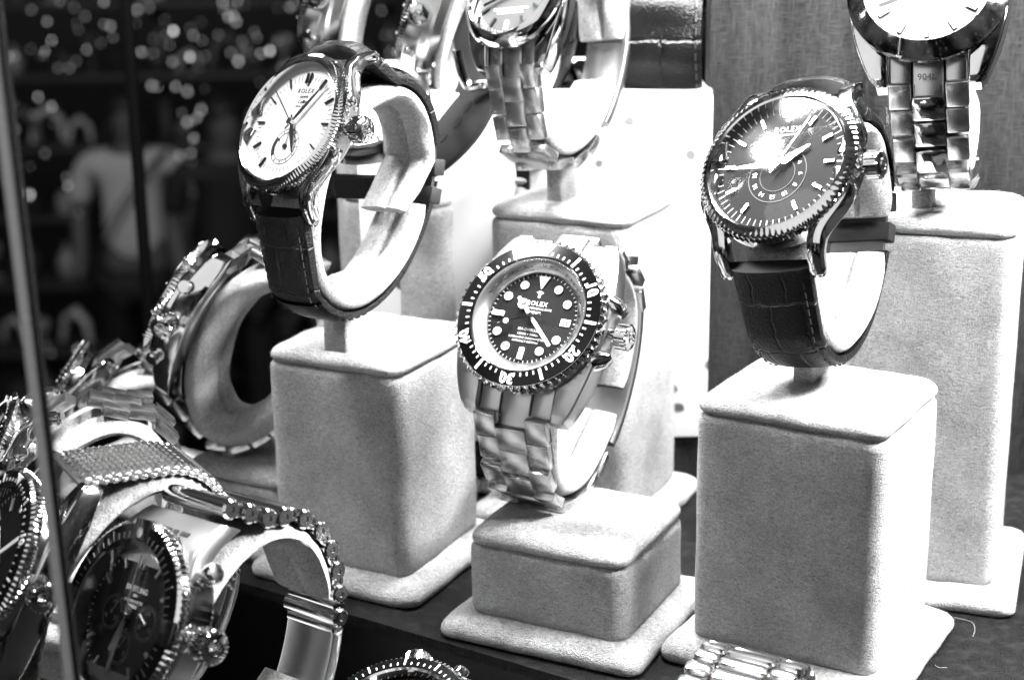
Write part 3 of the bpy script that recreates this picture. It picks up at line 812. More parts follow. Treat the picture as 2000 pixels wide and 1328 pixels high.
# --- A: white dial dress watch
def dress_A():
    mw = frame_of((-56.6, 430, 136.8), (.732, -.677, .079), (.324, .447, .833))
    t = thing('wristwatch', 'white dial dress watch with small subdial and black alligator strap', 'watch', mw, WG)
    R = 19.3
    case_body(t, R, 1.0, -8)
    coined(t, R + .4, 16.9, -1.0, 2.6, teeth=120, depth=.34, slope=1.4)
    lugs(t, R, 20, 0.4, -9.0, R + 5.0, 3.6, 3.0, h0=5.0, h1=3.0)
    d = dial_disc(t, 17, 'white_dial')
    markers(d, [(h, 11.6, 14.6, .42) for h in (1, 2, 3, 4, 7, 8, 9, 10, 11)] + [(11.9, 11.6, 14.6, .4), (.1, 11.6, 14.6, .4)], 'dark_index')
    minute_track(d, 12.6, 14.0, 'dark_index', skip=0, w=.12)
    bm = bmesh.new(); ring_flat(bm, 3.9, 4.05, .03, .04, cy=-6.6); ring_flat(bm, 5.0, 5.15, .03, .04, cy=-6.6)
    for k in range(12):
        a = k * pi / 6; add_flat(bm, [(4.1 * cos(a) - .1 * sin(a), -6.6 + 4.1 * sin(a) + .1 * cos(a)), (4.9 * cos(a) - .1 * sin(a), -6.6 + 4.9 * sin(a) + .1 * cos(a)), (4.9 * cos(a) + .1 * sin(a), -6.6 + 4.9 * sin(a) - .1 * cos(a)), (4.1 * cos(a) + .1 * sin(a), -6.6 + 4.1 * sin(a) - .1 * cos(a))], .03, .04)
    sb = obj('subdial', bm, M['black_print'], d)
    b = bmesh.new(); add_lathe(b, [(3.9, .03), (3.9, .07), (5.1, .07), (5.1, .03)], seg=20, closed=True, cy=-6.6, a0=radians(150), a1=radians(215)); obj('day_night_segment', b, M['black_print'], d)
    b = bmesh.new(); disc(b, 0, -6.6, .7, .1, .3); add_flat(b, [(-.12, -6.6), (.12, -6.6), (.02, -3.2), (-.02, -3.2)], .2, .12); obj('subdial_hand', b, M['dark_index'], d)
    b = bmesh.new(); add_text(b, 'ROLEX', 1.9, .4, 9.4, .04, spacing=1.15); add_text(b, 'GENEVE', .95, .4, 7.7, .04); add_text(b, 'Cellini', 1.5, .4, 6.3, .04, shear=.4); add_text(b, 'DUAL TIME', .8, .4, 5.0, .04)
    crown_logo(b, .4, 11.5, .04, .8)
    for s_, x, y in (('60', 0, -2.3), ('10', -3.4, -5), ('20', 3.4, -5)): add_text(b, s_, 1.1, x, y if s_ != '60' else -2.6, .04)
    obj('dial_lettering', b, M['black_print'], d)
    hand(t, 1.18, 14.2, 1.05, .9, 'dark_index', style='leaf', name='minute_hand'); hand(t, 5.1, 9.6, 1.4, .6, 'dark_index', style='leaf', name='hour_hand')
    hand(t, 10.35, 13.4, .28, 1.2, 'dark_index', tail=3.5, style='bar', name='second_hand')
    b = bmesh.new(); disc(b, 0, 0, .95, .5, 1.3); obj('hand_hub', b, M['chrome'], t)
    dome(t, 16.9, 2.2, .9)
    crown(t, R, -2.6, 3.4, 3.8, neck=2.6, name='crown')
    la = (32.5, 20.5, -8.5, -8 - 19.5)
    lp = Loop(R + 2.2, -5.6, la[0], la[1], la[2], la[3])
    W = lambda s: 20 - 3.6 * min(1, min(s, lp.len - s) / 70)
    T = lambda s: 2.4 + 2.3 * max(0, 1 - min(s, lp.len - s) / 45)
    smid = lp.len * .60
    st = obj('strap', strap_bm(lp, 0, smid, W, T), M['leather'], t, 50)
    obj('stitching', stitches_bm(lp, 6, smid - 4, W, T), M['stitch'], st)
    st = obj('strap', strap_bm(lp, lp.len * .70, lp.len, W, T), M['leather'], t, 50)
    obj('stitching', stitches_bm(lp, lp.len * .72, lp.len - 6, W, T), M['stitch'], st)
    obj('strap', strap_bm(lp, lp.len * .56, lp.len * .74, lambda s: 15.5, lambda s: 1.8, 30), M['leather_in'], t, 50)
    clasp_leaf(t, lp, lp.len * .50, lp.len * .63, 5)
    for f in (.60, .655):
        b = bmesh.new(); vs = add_box(b, (0, 0, 0), (17.6, 4.6, 4.2), .5)
        TT = lp.frame(lp.len * f, 1.6)
        for v in vs: v.co = TT @ v.co
        obj('keeper', b, M['rubber'], t)
    finish_cuffed(t, mw, sm1, st1, la, 19.5, gap=(126, 462), seed=3, th=4.4, ends=([(la[2] + 1, la[3] - 12.0), (la[2] + 8, la[3] - 14)], []))
    stem_for(st1, sm1, mw, la, 70.5, wx=8, shift=-5, back=13)
    return t
def clasp_leaf(t, lp, s0, s1, w):
    b = bmesh.new(); rows = []
    n = 10
    for i in range(n + 1):
        f = lp.frame(s0 + (s1 - s0) * i / n, 2.4 + 2.2 * i / n)
        rows.append([b.verts.new(f @ (Vector((x, 0, z)) * S)) for x, z in rsect(w / 2 + 3, .45, .3, 2)])
    m = len(rows[0])
    for i in range(n):
        for k in range(m): b.faces.new([rows[i][k], rows[i + 1][k], rows[i + 1][(k + 1) % m], rows[i][(k + 1) % m]])
    b.faces.new(rows[0]); b.faces.new(rows[-1][::-1])
    obj('buckle', b, M['chrome'], t)
dress_A()

# --- B: black diver
def diver_B():
    mw = frame_of((4.2, 417, 87.6), (.87, -.493, -.016), (.313, .527, .79), -3.5)
    t = thing('wristwatch', 'black diver watch with numbered bezel and steel bracelet on the lowest block', 'watch', mw, WG)
    R = 21.6
    solid_case(t, R, 22.2, -1.2, -9, R + 4.2, lugw=5.0)
    end_links(t, R, 22.2, -1.2, 'satin')
    # crown guards
    for a_ in (2.25, 3.75):
        b = bmesh.new(); p = rp(a_, R - .6); q = rp(3 + (a_ - 3) * .62, R + 3.0)
        add_tube(b, [(p[0], p[1], -3.4), ((p[0] + q[0]) / 2 + .6, (p[1] + q[1]) / 2, -3.6), (q[0], q[1], -3.9)], [2.9, 2.5, 1.2], seg=14); obj('crown_guard', b, M['chrome'], t, 50)
    NT = 60
    pr = [(16.2, 1.0), (16.2, 3.3), (16.5, 3.5), (20.6, 3.1), (21.2, 2.7), (22.0, 2.2), (22.0, .6), (21.4, .2)]
    def mod(a, r, z, k):
        if r > 20.9:
            x = math.fmod(a * NT / (2 * pi) + 100, 1); tri = abs(x - .5) * 2
            return r - .95 * (1 - tri) ** .8 * (1 if r > 21.3 else .4), z
        return r, z
    bz = polished_bezel(t, pr, mod=mod, seg=NT * 8)
    b = bmesh.new(); add_lathe(b, [(16.5, 3.3), (16.55, 3.62), (20.5, 3.22), (20.6, 2.9)], seg=128); obj('bezel_insert', b, M['black_gloss'], bz)
    def bezel_tilt(bm, keep):      # lay flat marks on the cone of the insert
        for v in bm.verts:
            r = math.hypot(v.co.x, v.co.y) / S; v.co.z += (3.64 - (r - 16.5) * .1) * S
    b = bmesh.new()
    for k in range(60):
        if k == 0: continue
        if k % 10 == 0: continue
        if k % 5 == 0: bar(b, k / 5, 16.9, 20.1, .85, 0, .05)
        else: bar(b, k / 5, 17.0, 18.0, .42, 0, .05)
    bezel_tilt(b, 0); obj('minute_scale', b, M['white'], bz)
    for k in (10, 20, 30, 40, 50):
        b = bmesh.new(); x, y = rp(k / 5, 18.5); add_text(b, str(k), 3.9, x, y, 0, rot=-radians(k * 6), spacing=1.08, fat=.17)
        bezel_tilt(b, 0); obj('bezel_number', b, M['white'], bz)
    b = bmesh.new(); add_flat(b, [rp(0, 20.3, -1.9), rp(0, 20.3, 1.9), rp(0, 17.0, 0)][::-1], 0, .05); bezel_tilt(b, 0); obj('bezel_pip', b, M['white'], bz)
    b = bmesh.new(); add_lathe(b, [(16.25, 3.0), (16.1, 3.3), (15.6, 3.2), (13.2, .9), (13.0, .02)], seg=128); rh = obj('inner_ring', b, M['satin'], t)
    b = bmesh.new(); s_ = 'ORIGINAL GAS ESCAPE VALVE'
    for i, ch in enumerate(s_):
        if ch == ' ': continue
        a = (i - 9) * 7.6; th = radians(90 - a); add_text(b, ch, 1.7, 14.5 * cos(th), 14.5 * sin(th), 2.35, rot=-radians(a))
    obj('ring_lettering', b, M['dark_steel'], rh)
    d = dial_disc(t, 13.4, 'black_dial')
    bm = bmesh.new()
    for h in (1, 2, 4, 5, 7, 8, 10, 11):
        b = bmesh.new(); x, y = rp(h, 10.3); disc(b, x, y, 1.2, .03, .35); obj('hour_marker', b, M['white'], d)
    markers(d, [(6, 8.6, 12.0, 1.4), (9, 8.6, 12.0, 1.4)], 'white')
    b = bmesh.new(); add_flat(b, [rp(0, 12.1, -1.75), rp(0, 12.1, 1.75), rp(0, 8.4, 0)][::-1], .03, .35); obj('hour_marker', b, M['white'], d)
    bm.free()
    minute_track(d, 12.2, 12.9, 'white', w=.14)
    b = box((9.9, 0, .1), (2.9, 2.1, .2), .2); dw = obj('date_window', b, M['white'], d)
    b = bmesh.new(); add_text(b, '28', 1.9, 9.9, 0, .25); obj('date_number', b, M['black_print'], dw)
    b = bmesh.new(); crown_logo(b, 0, 6.7, .05, .95)
    add_text(b, 'ROLEX', 1.9, 0, 4.2, .05, spacing=1.1); add_text(b, 'OYSTER PERPETUAL DATE', .82, 0, 2.8, .05); add_text(b, 'DEEPSEA', 1.05, 0, 1.6, .05)
    for s_, y, z_ in (('SEA-DWELLER', -3.4, 1.05), ('12800ft = 3900m', -4.7, .9), ('SUPERLATIVE CHRONOMETER', -5.8, .78), ('OFFICIALLY CERTIFIED', -6.8, .78)): add_text(b, s_, z_, 0, y, .05)
    obj('dial_lettering', b, M['white'], d)
    # hands
    hh = 10.45; h1 = hand(t, hh, 7.6, .95, .8, 'white', tail=.6, style='bar', name='hour_hand')
    b = bmesh.new(); x, y = rp(hh, 4.9); ring_flat(b, 1.05, 1.45, .82, .3, 24, x, y); disc(b, x, y, 1.1, .82, .15); obj('hand_disc', b, M['white'], h1)
    b = bmesh.new()
    for k in range(3):
        a = radians(90 + 120 * k - hh * 30); add_tube(b, [(x, y, 1.15), (x + 1.3 * cos(a), y + 1.3 * sin(a), 1.15)], .14, seg=6)
    obj('hand_spokes', b, M['chrome'], h1)
    hand(t, 4.42, 11.0, .95, 1.15, 'white', tail=.6, style='bar', name='minute_hand')
    h3 = hand(t, 8.35, 11.6, .2, 1.5, 'chrome', tail=3, style='bar', name='second_hand')
    b = bmesh.new(); x, y = rp(8.35, 7.0); disc(b, x, y, .75, 1.5, .25); obj('hand_disc', b, M['white'], h3)
    b = bmesh.new(); disc(b, 0, 0, .9, .6, 1.4); obj('hand_hub', b, M['chrome'], t)
    dome(t, 16.1, 2.9, .5)
    crown(t, R + .6, -3.6, 3.4, 3.8, name='crown')
    la = (34, 22, -5, -9 - 20.5)
    lp = Loop(R + 5.6, -8.6, la[0], la[1], la[2], la[3])
    bracelet(t, lp, 'oyster', 22.4, 19, 0, lp.len * .44); bracelet(t, lp, 'oyster', 22.4, 19, lp.len * .74, lp.len)
    clasp(t, lp, lp.len * .43, lp.len * .75, 19)
    film(t, lp, 4, lp.len * .42, 20.5, 3.3, 3); film(t, lp, lp.len * .76, lp.len - 2, 20.5, 3.3, 4)
    finish_cuffed(t, mw, sm2, st2, la, 19, gap=(100, 448), seed=5)
    stem_for(st2, sm2, mw, la, 31, shift=-4)
diver_B()

# --- C: domed dark dial
def dress_C():
    mw = frame_of((64.9, 394.9, 131.4), (.798, -.581, .159), (.265, .576, .773), -2.5)
    t = thing('wristwatch', 'dark dial leather strap watch with glare on its domed crystal, on the right foreground block', 'watch', mw, WG)
    R = 20.6
    case_body(t, R, 1.0, -8.5, side_mat='chrome')
    coined(t, R + .5, 17.9, -1.0, 2.6, teeth=84, depth=.3, slope=1.0)
    lugs(t, R, 21, .6, -9.0, R + 5.2, 4.2, 3.4, h0=5.4, h1=3.2)
    d = dial_disc(t, 18.2, 'black_dial')
    markers(d, [(h, 12.2, 14.8, .7) for h in (1, 2, 3, 4, 5, 7, 8, 9, 10, 11, 12)], 'chrome')
    minute_track(d, 15.3, 17.2, 'white', w=.16)
    b = bmesh.new(); add_text(b, 'ROLEX', 2.1, 0, 10.0, .04, spacing=1.15); add_text(b, 'OYSTER PERPETUAL', .8, 0, 8.5, .04); crown_logo(b, 0, 12.6, .04, .9)
    obj('dial_lettering', b, M['white'], d)
    b = bmesh.new(); ring_flat(b, 7.6, 7.8, .04, .1, cx=0, cy=-2.6); ring_flat(b, 4.6, 4.75, .04, .1, cy=-2.6)
    sr = obj('hour_ring', b, M['grey_dial'], d)
    b = bmesh.new()
    for k in range(1, 13):
        a = radians(90 - 30 * k); add_text(b, str(k * 2), 1.6, 6.2 * cos(a), -2.6 + 6.2 * sin(a), .05, rot=a - pi / 2)
    obj('ring_numbers', b, M['satin'], sr)
    hand(t, 8.9, 13, 1.4, .9, 'chrome', name='minute_hand'); hand(t, 1.9, 9, 1.8, .6, 'chrome', name='hour_hand'); hand(t, 12.9, 14, .25, 1.2, 'chrome', tail=3, style='bar', name='second_hand')
    b = bmesh.new(); disc(b, 0, 0, .95, .5, 1.3); obj('hand_hub', b, M['chrome'], t)
    dome(t, 17.8, 2.2, 2.2, mat='crystal_dome')
    crown(t, R, -2.8, 3.4, 3.6, name='crown')
    la = (32, 20, -5.5, -8.5 - 19)
    lp = Loop(R + 2.4, -6, la[0], la[1], la[2], la[3])
    W = lambda s: 21 - 3.6 * min(1, min(s, lp.len - s) / 70)
    T = lambda s: 2.4 + 2.2 * max(0, 1 - min(s, lp.len - s) / 45)
    st = obj('strap', strap_bm(lp, 0, lp.len * .56, W, T), M['leather'], t, 50)
    obj('stitching', stitches_bm(lp, 6, lp.len * .54, W, T), M['stitch'], st)
    st = obj('strap', strap_bm(lp, lp.len * .68, lp.len, W, T), M['leather'], t, 50)
    obj('stitching', stitches_bm(lp, lp.len * .7, lp.len - 6, W, T), M['stitch'], st)
    obj('strap', strap_bm(lp, lp.len * .5, lp.len * .7, lambda s: 15.5, lambda s: 1.8, 30), M['leather_in'], t, 50)
    clasp_leaf(t, lp, lp.len * .47, lp.len * .58, 5)
    for f in (.60, .66):
        b = bmesh.new(); vs = add_box(b, (0, 0, 0), (18.2, 5, 4.2), .5); TT = lp.frame(lp.len * f, 1.6)
        for v in vs: v.co = TT @ v.co
        obj('keeper', b, M['rubber'], t)
    finish_cuffed(t, mw, sm3, st3, la, 20, gap=(118, 462), seed=7)
    stem_for(st3, sm3, mw, la, 72.5, shift=-3, back=6)
dress_C()

# --- D: grey dial, smooth bezel, steel bracelet (top centre)
def oyster_D():
    mw = frame_of((2.7, 478, 166), (.77, -.62, .12), (.25, .47, .85))
    t = thing('wristwatch', 'grey sunburst dial watch on a film-wrapped steel bracelet at the top edge', 'watch', mw, WG)
    R = 17.6
    solid_case(t, R, 17.5, -1.2, -8, R + 4.0, lugw=4.2, mat='chrome')
    polished_bezel(t, [(14.0, .6), (13.9, 2.4), (14.6, 2.9), (16.0, 2.3), (17.0, 1.2), (17.7, .2), (17.7, -.6)])
    end_links(t, R, 17.5, -1.2)
    b = bmesh.new(); add_lathe(b, [(14, 2.3), (13.9, 2.4), (13.1, .3), (13, 0)], seg=96); obj('inner_ring', b, M['chrome'], t)
    d = dial_disc(t, 13.2, 'grey_dial')
    markers(d, [(h, 9.4, 12.2, .8) for h in (1, 2, 3, 4, 5, 7, 8, 9, 10, 11, 12)], 'dark_index'); markers(d, [(6, 9.4, 12.2, 1.1)], 'white')
    minute_track(d, 12.4, 12.9, 'white', w=.14)
    b = bmesh.new(); add_text(b, 'SUPERLATIVE CHRONOMETER', .95, 0, -5.4, .04); add_text(b, 'OFFICIALLY CERTIFIED', .95, 0, -6.6, .04); add_text(b, 'ROLEX', 1.7, 0, 6, .04)
    add_text(b, 'SWISS', .6, -1.8, -12.7, .04); add_text(b, 'MADE', .6, 1.8, -12.7, .04); obj('dial_lettering', b, M['white'], d)
    hand(t, 8.25, 10.8, .9, .8, 'chrome', style='bar', name='minute_hand'); hand(t, 1.8, 7, 1, .6, 'chrome', style='bar', name='hour_hand')
    dome(t, 13.9, 2.1, .4); crown(t, R, -2.6, 2.8, 3.2)
    la = (33, 19.5, -6, -8 - 18.5); lp = Loop(R + 5.2, -8.4, *la[:2], la[2], la[3])
    bracelet(t, lp, 'oyster', 18.4, 16, 0, lp.len * .42); bracelet(t, lp, 'oyster', 18.4, 16, lp.len * .78, lp.len)
    clasp(t, lp, lp.len * .41, lp.len * .79, 15.5)
    film(t, lp, 3, lp.len * .42, 17, 3.3, 8); film(t, lp, lp.len * .6, lp.len * .95, 16, 4.2, 9)
    finish_cuffed(t, mw, sm4, st4, la, 17, gap=(112, 448), seed=11)
    stem_for(st4, sm4, mw, la, 102.5, shift=-2, back=11)
oyster_D()

# --- E: silver dial, domed polished bezel (top right)
def oyster_E():
    mw = frame_of((108, 427, 169), (.94, -.33, .09), (.12, .55, .82))
    t = thing('wristwatch', 'pale dial steel watch with wide polished bezel in the top right corner', 'watch', mw, WG)
    R = 20.2
    solid_case(t, R, 20, -1.2, -8.5, R + 4.0, lugw=4.2, mat='chrome')
    polished_bezel(t, [(15.8, .6), (15.7, 2.5), (16.2, 3.1), (19.7, .9), (20.5, .2), (20.5, -.8)], seg=48)
    end_links(t, R, 20, -1.2, 'steel_y')
    b = bmesh.new(); add_lathe(b, [(15.8, 2.3), (15.6, 2.5), (15.1, .3), (15, 0)], seg=96); obj('inner_ring', b, M['chrome'], t)
    d = dial_disc(t, 15.2, 'silver_dial')
    markers(d, [(h, 11.0, 14.2, 1.25) for h in (1, 2, 3, 4, 5, 6, 7, 8, 9, 10, 11, 12)], 'dark_index', h=.15)
    markers(d, [(h, 11.4, 13.8, .6) for h in (1, 2, 3, 4, 5, 6, 7, 8, 9, 10, 11, 12)], 'white', z=.1, h=.5)
    hand(t, 8.35, 13.0, 1.0, .8, 'dark_index', style='bar', name='minute_hand'); hand(t, 1.6, 8, 1.2, .6, 'dark_index', style='bar', name='hour_hand')
    dome(t, 15.7, 2.3, .4); crown(t, R, -2.6, 3, 3.4)
    la = (33, 20, -6, -8.5 - 19); lp = Loop(R + 5.2, -8.4, *la[:2], la[2], la[3])
    bracelet(t, lp, 'oyster_polished', 20.5, 17, 0, lp.len * .42); bracelet(t, lp, 'oyster_polished', 20.5, 17, lp.len * .78, lp.len)
    clasp(t, lp, lp.len * .41, lp.len * .79, 17)
    b = bmesh.new(); add_text(b, '904L', 2.4, 0, 0, 0); TT = Matrix.Translation(Vector((0, -(R + 3.2), -3.0)) * S) @ Matrix.Rotation(radians(32), 4, 'X')
    for v in b.verts: v.co = TT @ v.co
    obj('link_engraving', b, M['black_print'], t)
    film(t, lp, 3, lp.len * .42, 20.4, 3.3, 12)
    finish_cuffed(t, mw, sm5, st5, la, 19, gap=(112, 448), seed=13)
    stem_for(st5, sm5, mw, la, 109.5, shift=-4, back=7)
oyster_E()

# --- K6: chronograph with roller bracelet (bottom left)
ZL = -46.0   # lower counter
def low_stand(px, py, Y, yaw, w, d, hs, label, z0, **kw):
    p = at(px, py, Y); return stand(p.x, p.y, yaw, w, d, hs, label, z0=z0, **kw)
def under(mw, la, yaw, w, d, z0, label, seed, base=True, back=4):
    """a low stand standing under a watch's loop"""
    b = bottom_z(mw, la); c = mw @ (Vector((0, la[2], la[3])) * S) / S
    top = b.z - z0 - 5.5
    st, sm = stand(c.x, c.y + back, yaw, w, d, top - 5, label, z0=z0, seed=seed, base=base)
    stem_for(st, sm, mw, la, top)
    return st, sm
def chrono_K6():
    mw = frame_of((-85.9, 330.3, 43.7), (.711, -.69, .09), (.287, .405, .868))
    t = thing('wristwatch', 'black dial chronograph with ridged bezel, large crown and bracelet of metal rollers', 'watch', mw, WG)
    R = 21
    case_body(t, R, 1.4, -9.5, side_mat='chrome')
    pr = [(16.2, .8), (16.2, 3.2), (17, 3.6), (20.6, 3.2), (21.6, 2.6), (21.8, 1.2), (21.4, .6)]
    def mod(a, r, z, k):
        return (r - (.4 if math.fmod(a * 90 / (2 * pi) + 100, 1) < .5 else 0), z) if r > 21 else (r, z)
    bz = polished_bezel(t, pr, mod=mod, seg=360)
    b = bmesh.new(); add_lathe(b, [(16.6, 3.2), (16.9, 3.75), (20.4, 3.4), (20.6, 3)], seg=128); obj('bezel_insert', b, M['black_gloss'], bz)
    b = bmesh.new(); disc(b, *rp(0, 18.6), 1.15, 3.6, .3); obj('bezel_pip', b, M['white'], bz)
    for h in (12, 3, 6, 9):
        b = bmesh.new(); p = rp(h, 19.2); add_box(b, (0, 0, 0), (6, 5.2, 1.4), .5)
        T = Matrix.Translation(Vector((p[0], p[1], 3.2)) * S) @ Matrix.Rotation(-radians(h * 30), 4, 'Z')
        for v in b.verts: v.co = T @ v.co
        obj('bezel_rider', b, M['dark_steel'], bz)
    b = bmesh.new()
    for k in range(60):
        if k: bar(b, k / 5, 17.2, 18.6 if k % 5 else 19.6, .22, 3.72 - .1, .14)
    obj('minute_scale', b, M['satin'], bz)
    b = bmesh.new(); add_lathe(b, [(16.3, 3.0), (16.1, 3.2), (15.2, .4), (15.1, 0)], seg=96); obj('inner_ring', b, M['dark_steel'], t)
    d = dial_disc(t, 15.2, 'black_dial')
    markers(d, [(h, 11.6, 14.2, .7) for h in (1, 2, 4, 5, 6, 7, 8, 10, 11)] + [(11.88, 11.0, 14.2, .7), (.12, 11.0, 14.2, .7)], 'satin')
    minute_track(d, 14.3, 15.0, 'white', w=.14)
    for cx, cy, nums in ((6.6, 0, ('30', '10', '20')), (-6.6, 0, ('60', '20', '40')), (0, -6.6, ('12', '3', '6'))):
        b = bmesh.new(); ring_flat(b, 3.3, 3.4, .03, .05, 40, cx, cy)
        for k in range(30):
            a = k * pi / 15; add_flat(b, [(cx + 3.45 * cos(a) - .05, cy + 3.45 * sin(a)), (cx + 4.1 * cos(a) - .05, cy + 4.1 * sin(a)), (cx + 4.1 * cos(a) + .1, cy + 4.1 * sin(a)), (cx + 3.45 * cos(a) + .1, cy + 3.45 * sin(a))], .03, .05)
        for i, s_ in enumerate(nums):
            a = radians(90 - 120 * i); add_text(b, s_, 1.5, cx + 2.3 * cos(a), cy + 2.3 * sin(a), .04)
        sd = obj('subdial', b, M['satin'], d)
        b = bmesh.new(); disc(b, cx, cy, .45, .1, .2); a = radians(150 if cx > 0 else 60); add_tube(b, [(cx, cy, .25), (cx + 3 * cos(a), cy + 3 * sin(a), .25)], .16, seg=5); obj('subdial_hand', b, M['satin'], sd)
    b = bmesh.new(); add_text(b, 'BREITLING', 1.75, 0, 6.3, .04); add_text(b, '1884', 1.0, 0, 4.9, .04); add_text(b, 'CHRONOMETRE', .95, 0, 3.6, .04); add_text(b, 'CERTIFIE', .95, 0, 2.5, .04)
    obj('dial_lettering', b, M['white'], d)
    hand(t, 6.1, 13, 1.2, .9, 'satin', style='bar', name='minute_hand'); hand(t, 6.55, 8.5, 1.3, .6, 'satin', style='bar', name='hour_hand'); hand(t, 11.95, 14, .25, 1.3, 'satin', tail=4, style='bar', name='second_hand')
    b = bmesh.new(); disc(b, 0, 0, 1, .5, 1.5); obj('hand_hub', b, M['chrome'], t)
    dome(t, 16, 3, .5)
    crown(t, R + .6, -3.4, 3.7, 4.6, onion=False); pusher(t, R - .6, -3.2, 1.75, 2.3, 6); pusher(t, R - .6, -3.2, 4.25, 2.3, 6)
    # broad one-piece lug bridge with slots at 12 and 6
    for sy in (1, -1):
        b = bmesh.new(); rows = []
        for k in range(9):
            f = k / 8; y = R - 9 + f * 13; z = .6 - 7.5 * f ** 2.0
            hw = 17.6 - 3.2 * f
            rows.append([V(b, u, sy * y, z + v - 2.6) for u, v in rsect(hw, 2.8, .22, 3)])
        m = len(rows[0])
        for a in range(8):
            for k in range(m): b.faces.new([rows[a][k], rows[a + 1][k], rows[a + 1][(k + 1) % m], rows[a][(k + 1) % m]])
        b.faces.new(rows[0]); b.faces.new(rows[-1][::-1])
        lg = obj('lug', b, M['satin'], t, 30)
        for i, (x, w_) in enumerate(((-7.4, 3), (-3.8, 1.8), (0, 4.2), (3.8, 1.8), (7.4, 3))):
            f = .68; y = R - 9 + f * 13; z = .6 - 7.5 * f * f + .25
            b2 = bmesh.new(); vs = add_box(b2, (0, 0, 0), (w_, 1.2, .4), .1); T = Matrix.Translation(Vector((x, sy * y, z + .05)) * S) @ Matrix.Rotation(-sy * radians(38), 4, 'X')
            for v in vs: v.co = T @ v.co
            obj('slot', b2, M['felt_dark'], lg)
    la = (34.5, 22.5, -5, -9.5 - 21); lp = Loop(R + 4.4, -6.8, *la[:2], la[2], la[3])
    bracelet(t, lp, 'roller', 25, 20, 0, lp.len * .44); bracelet(t, lp, 'roller', 25, 20, lp.len * .60, lp.len)
    clasp(t, lp, lp.len * .43, lp.len * .63, 18)
    st, sm = under(mw, la, -30, 40, 38, ZL, 'plush stand under the roller bracelet chronograph', 21)
    finish_cuffed(t, mw, sm, st, la, 22, gap=(128, 452), seed=17)
chrono_K6()

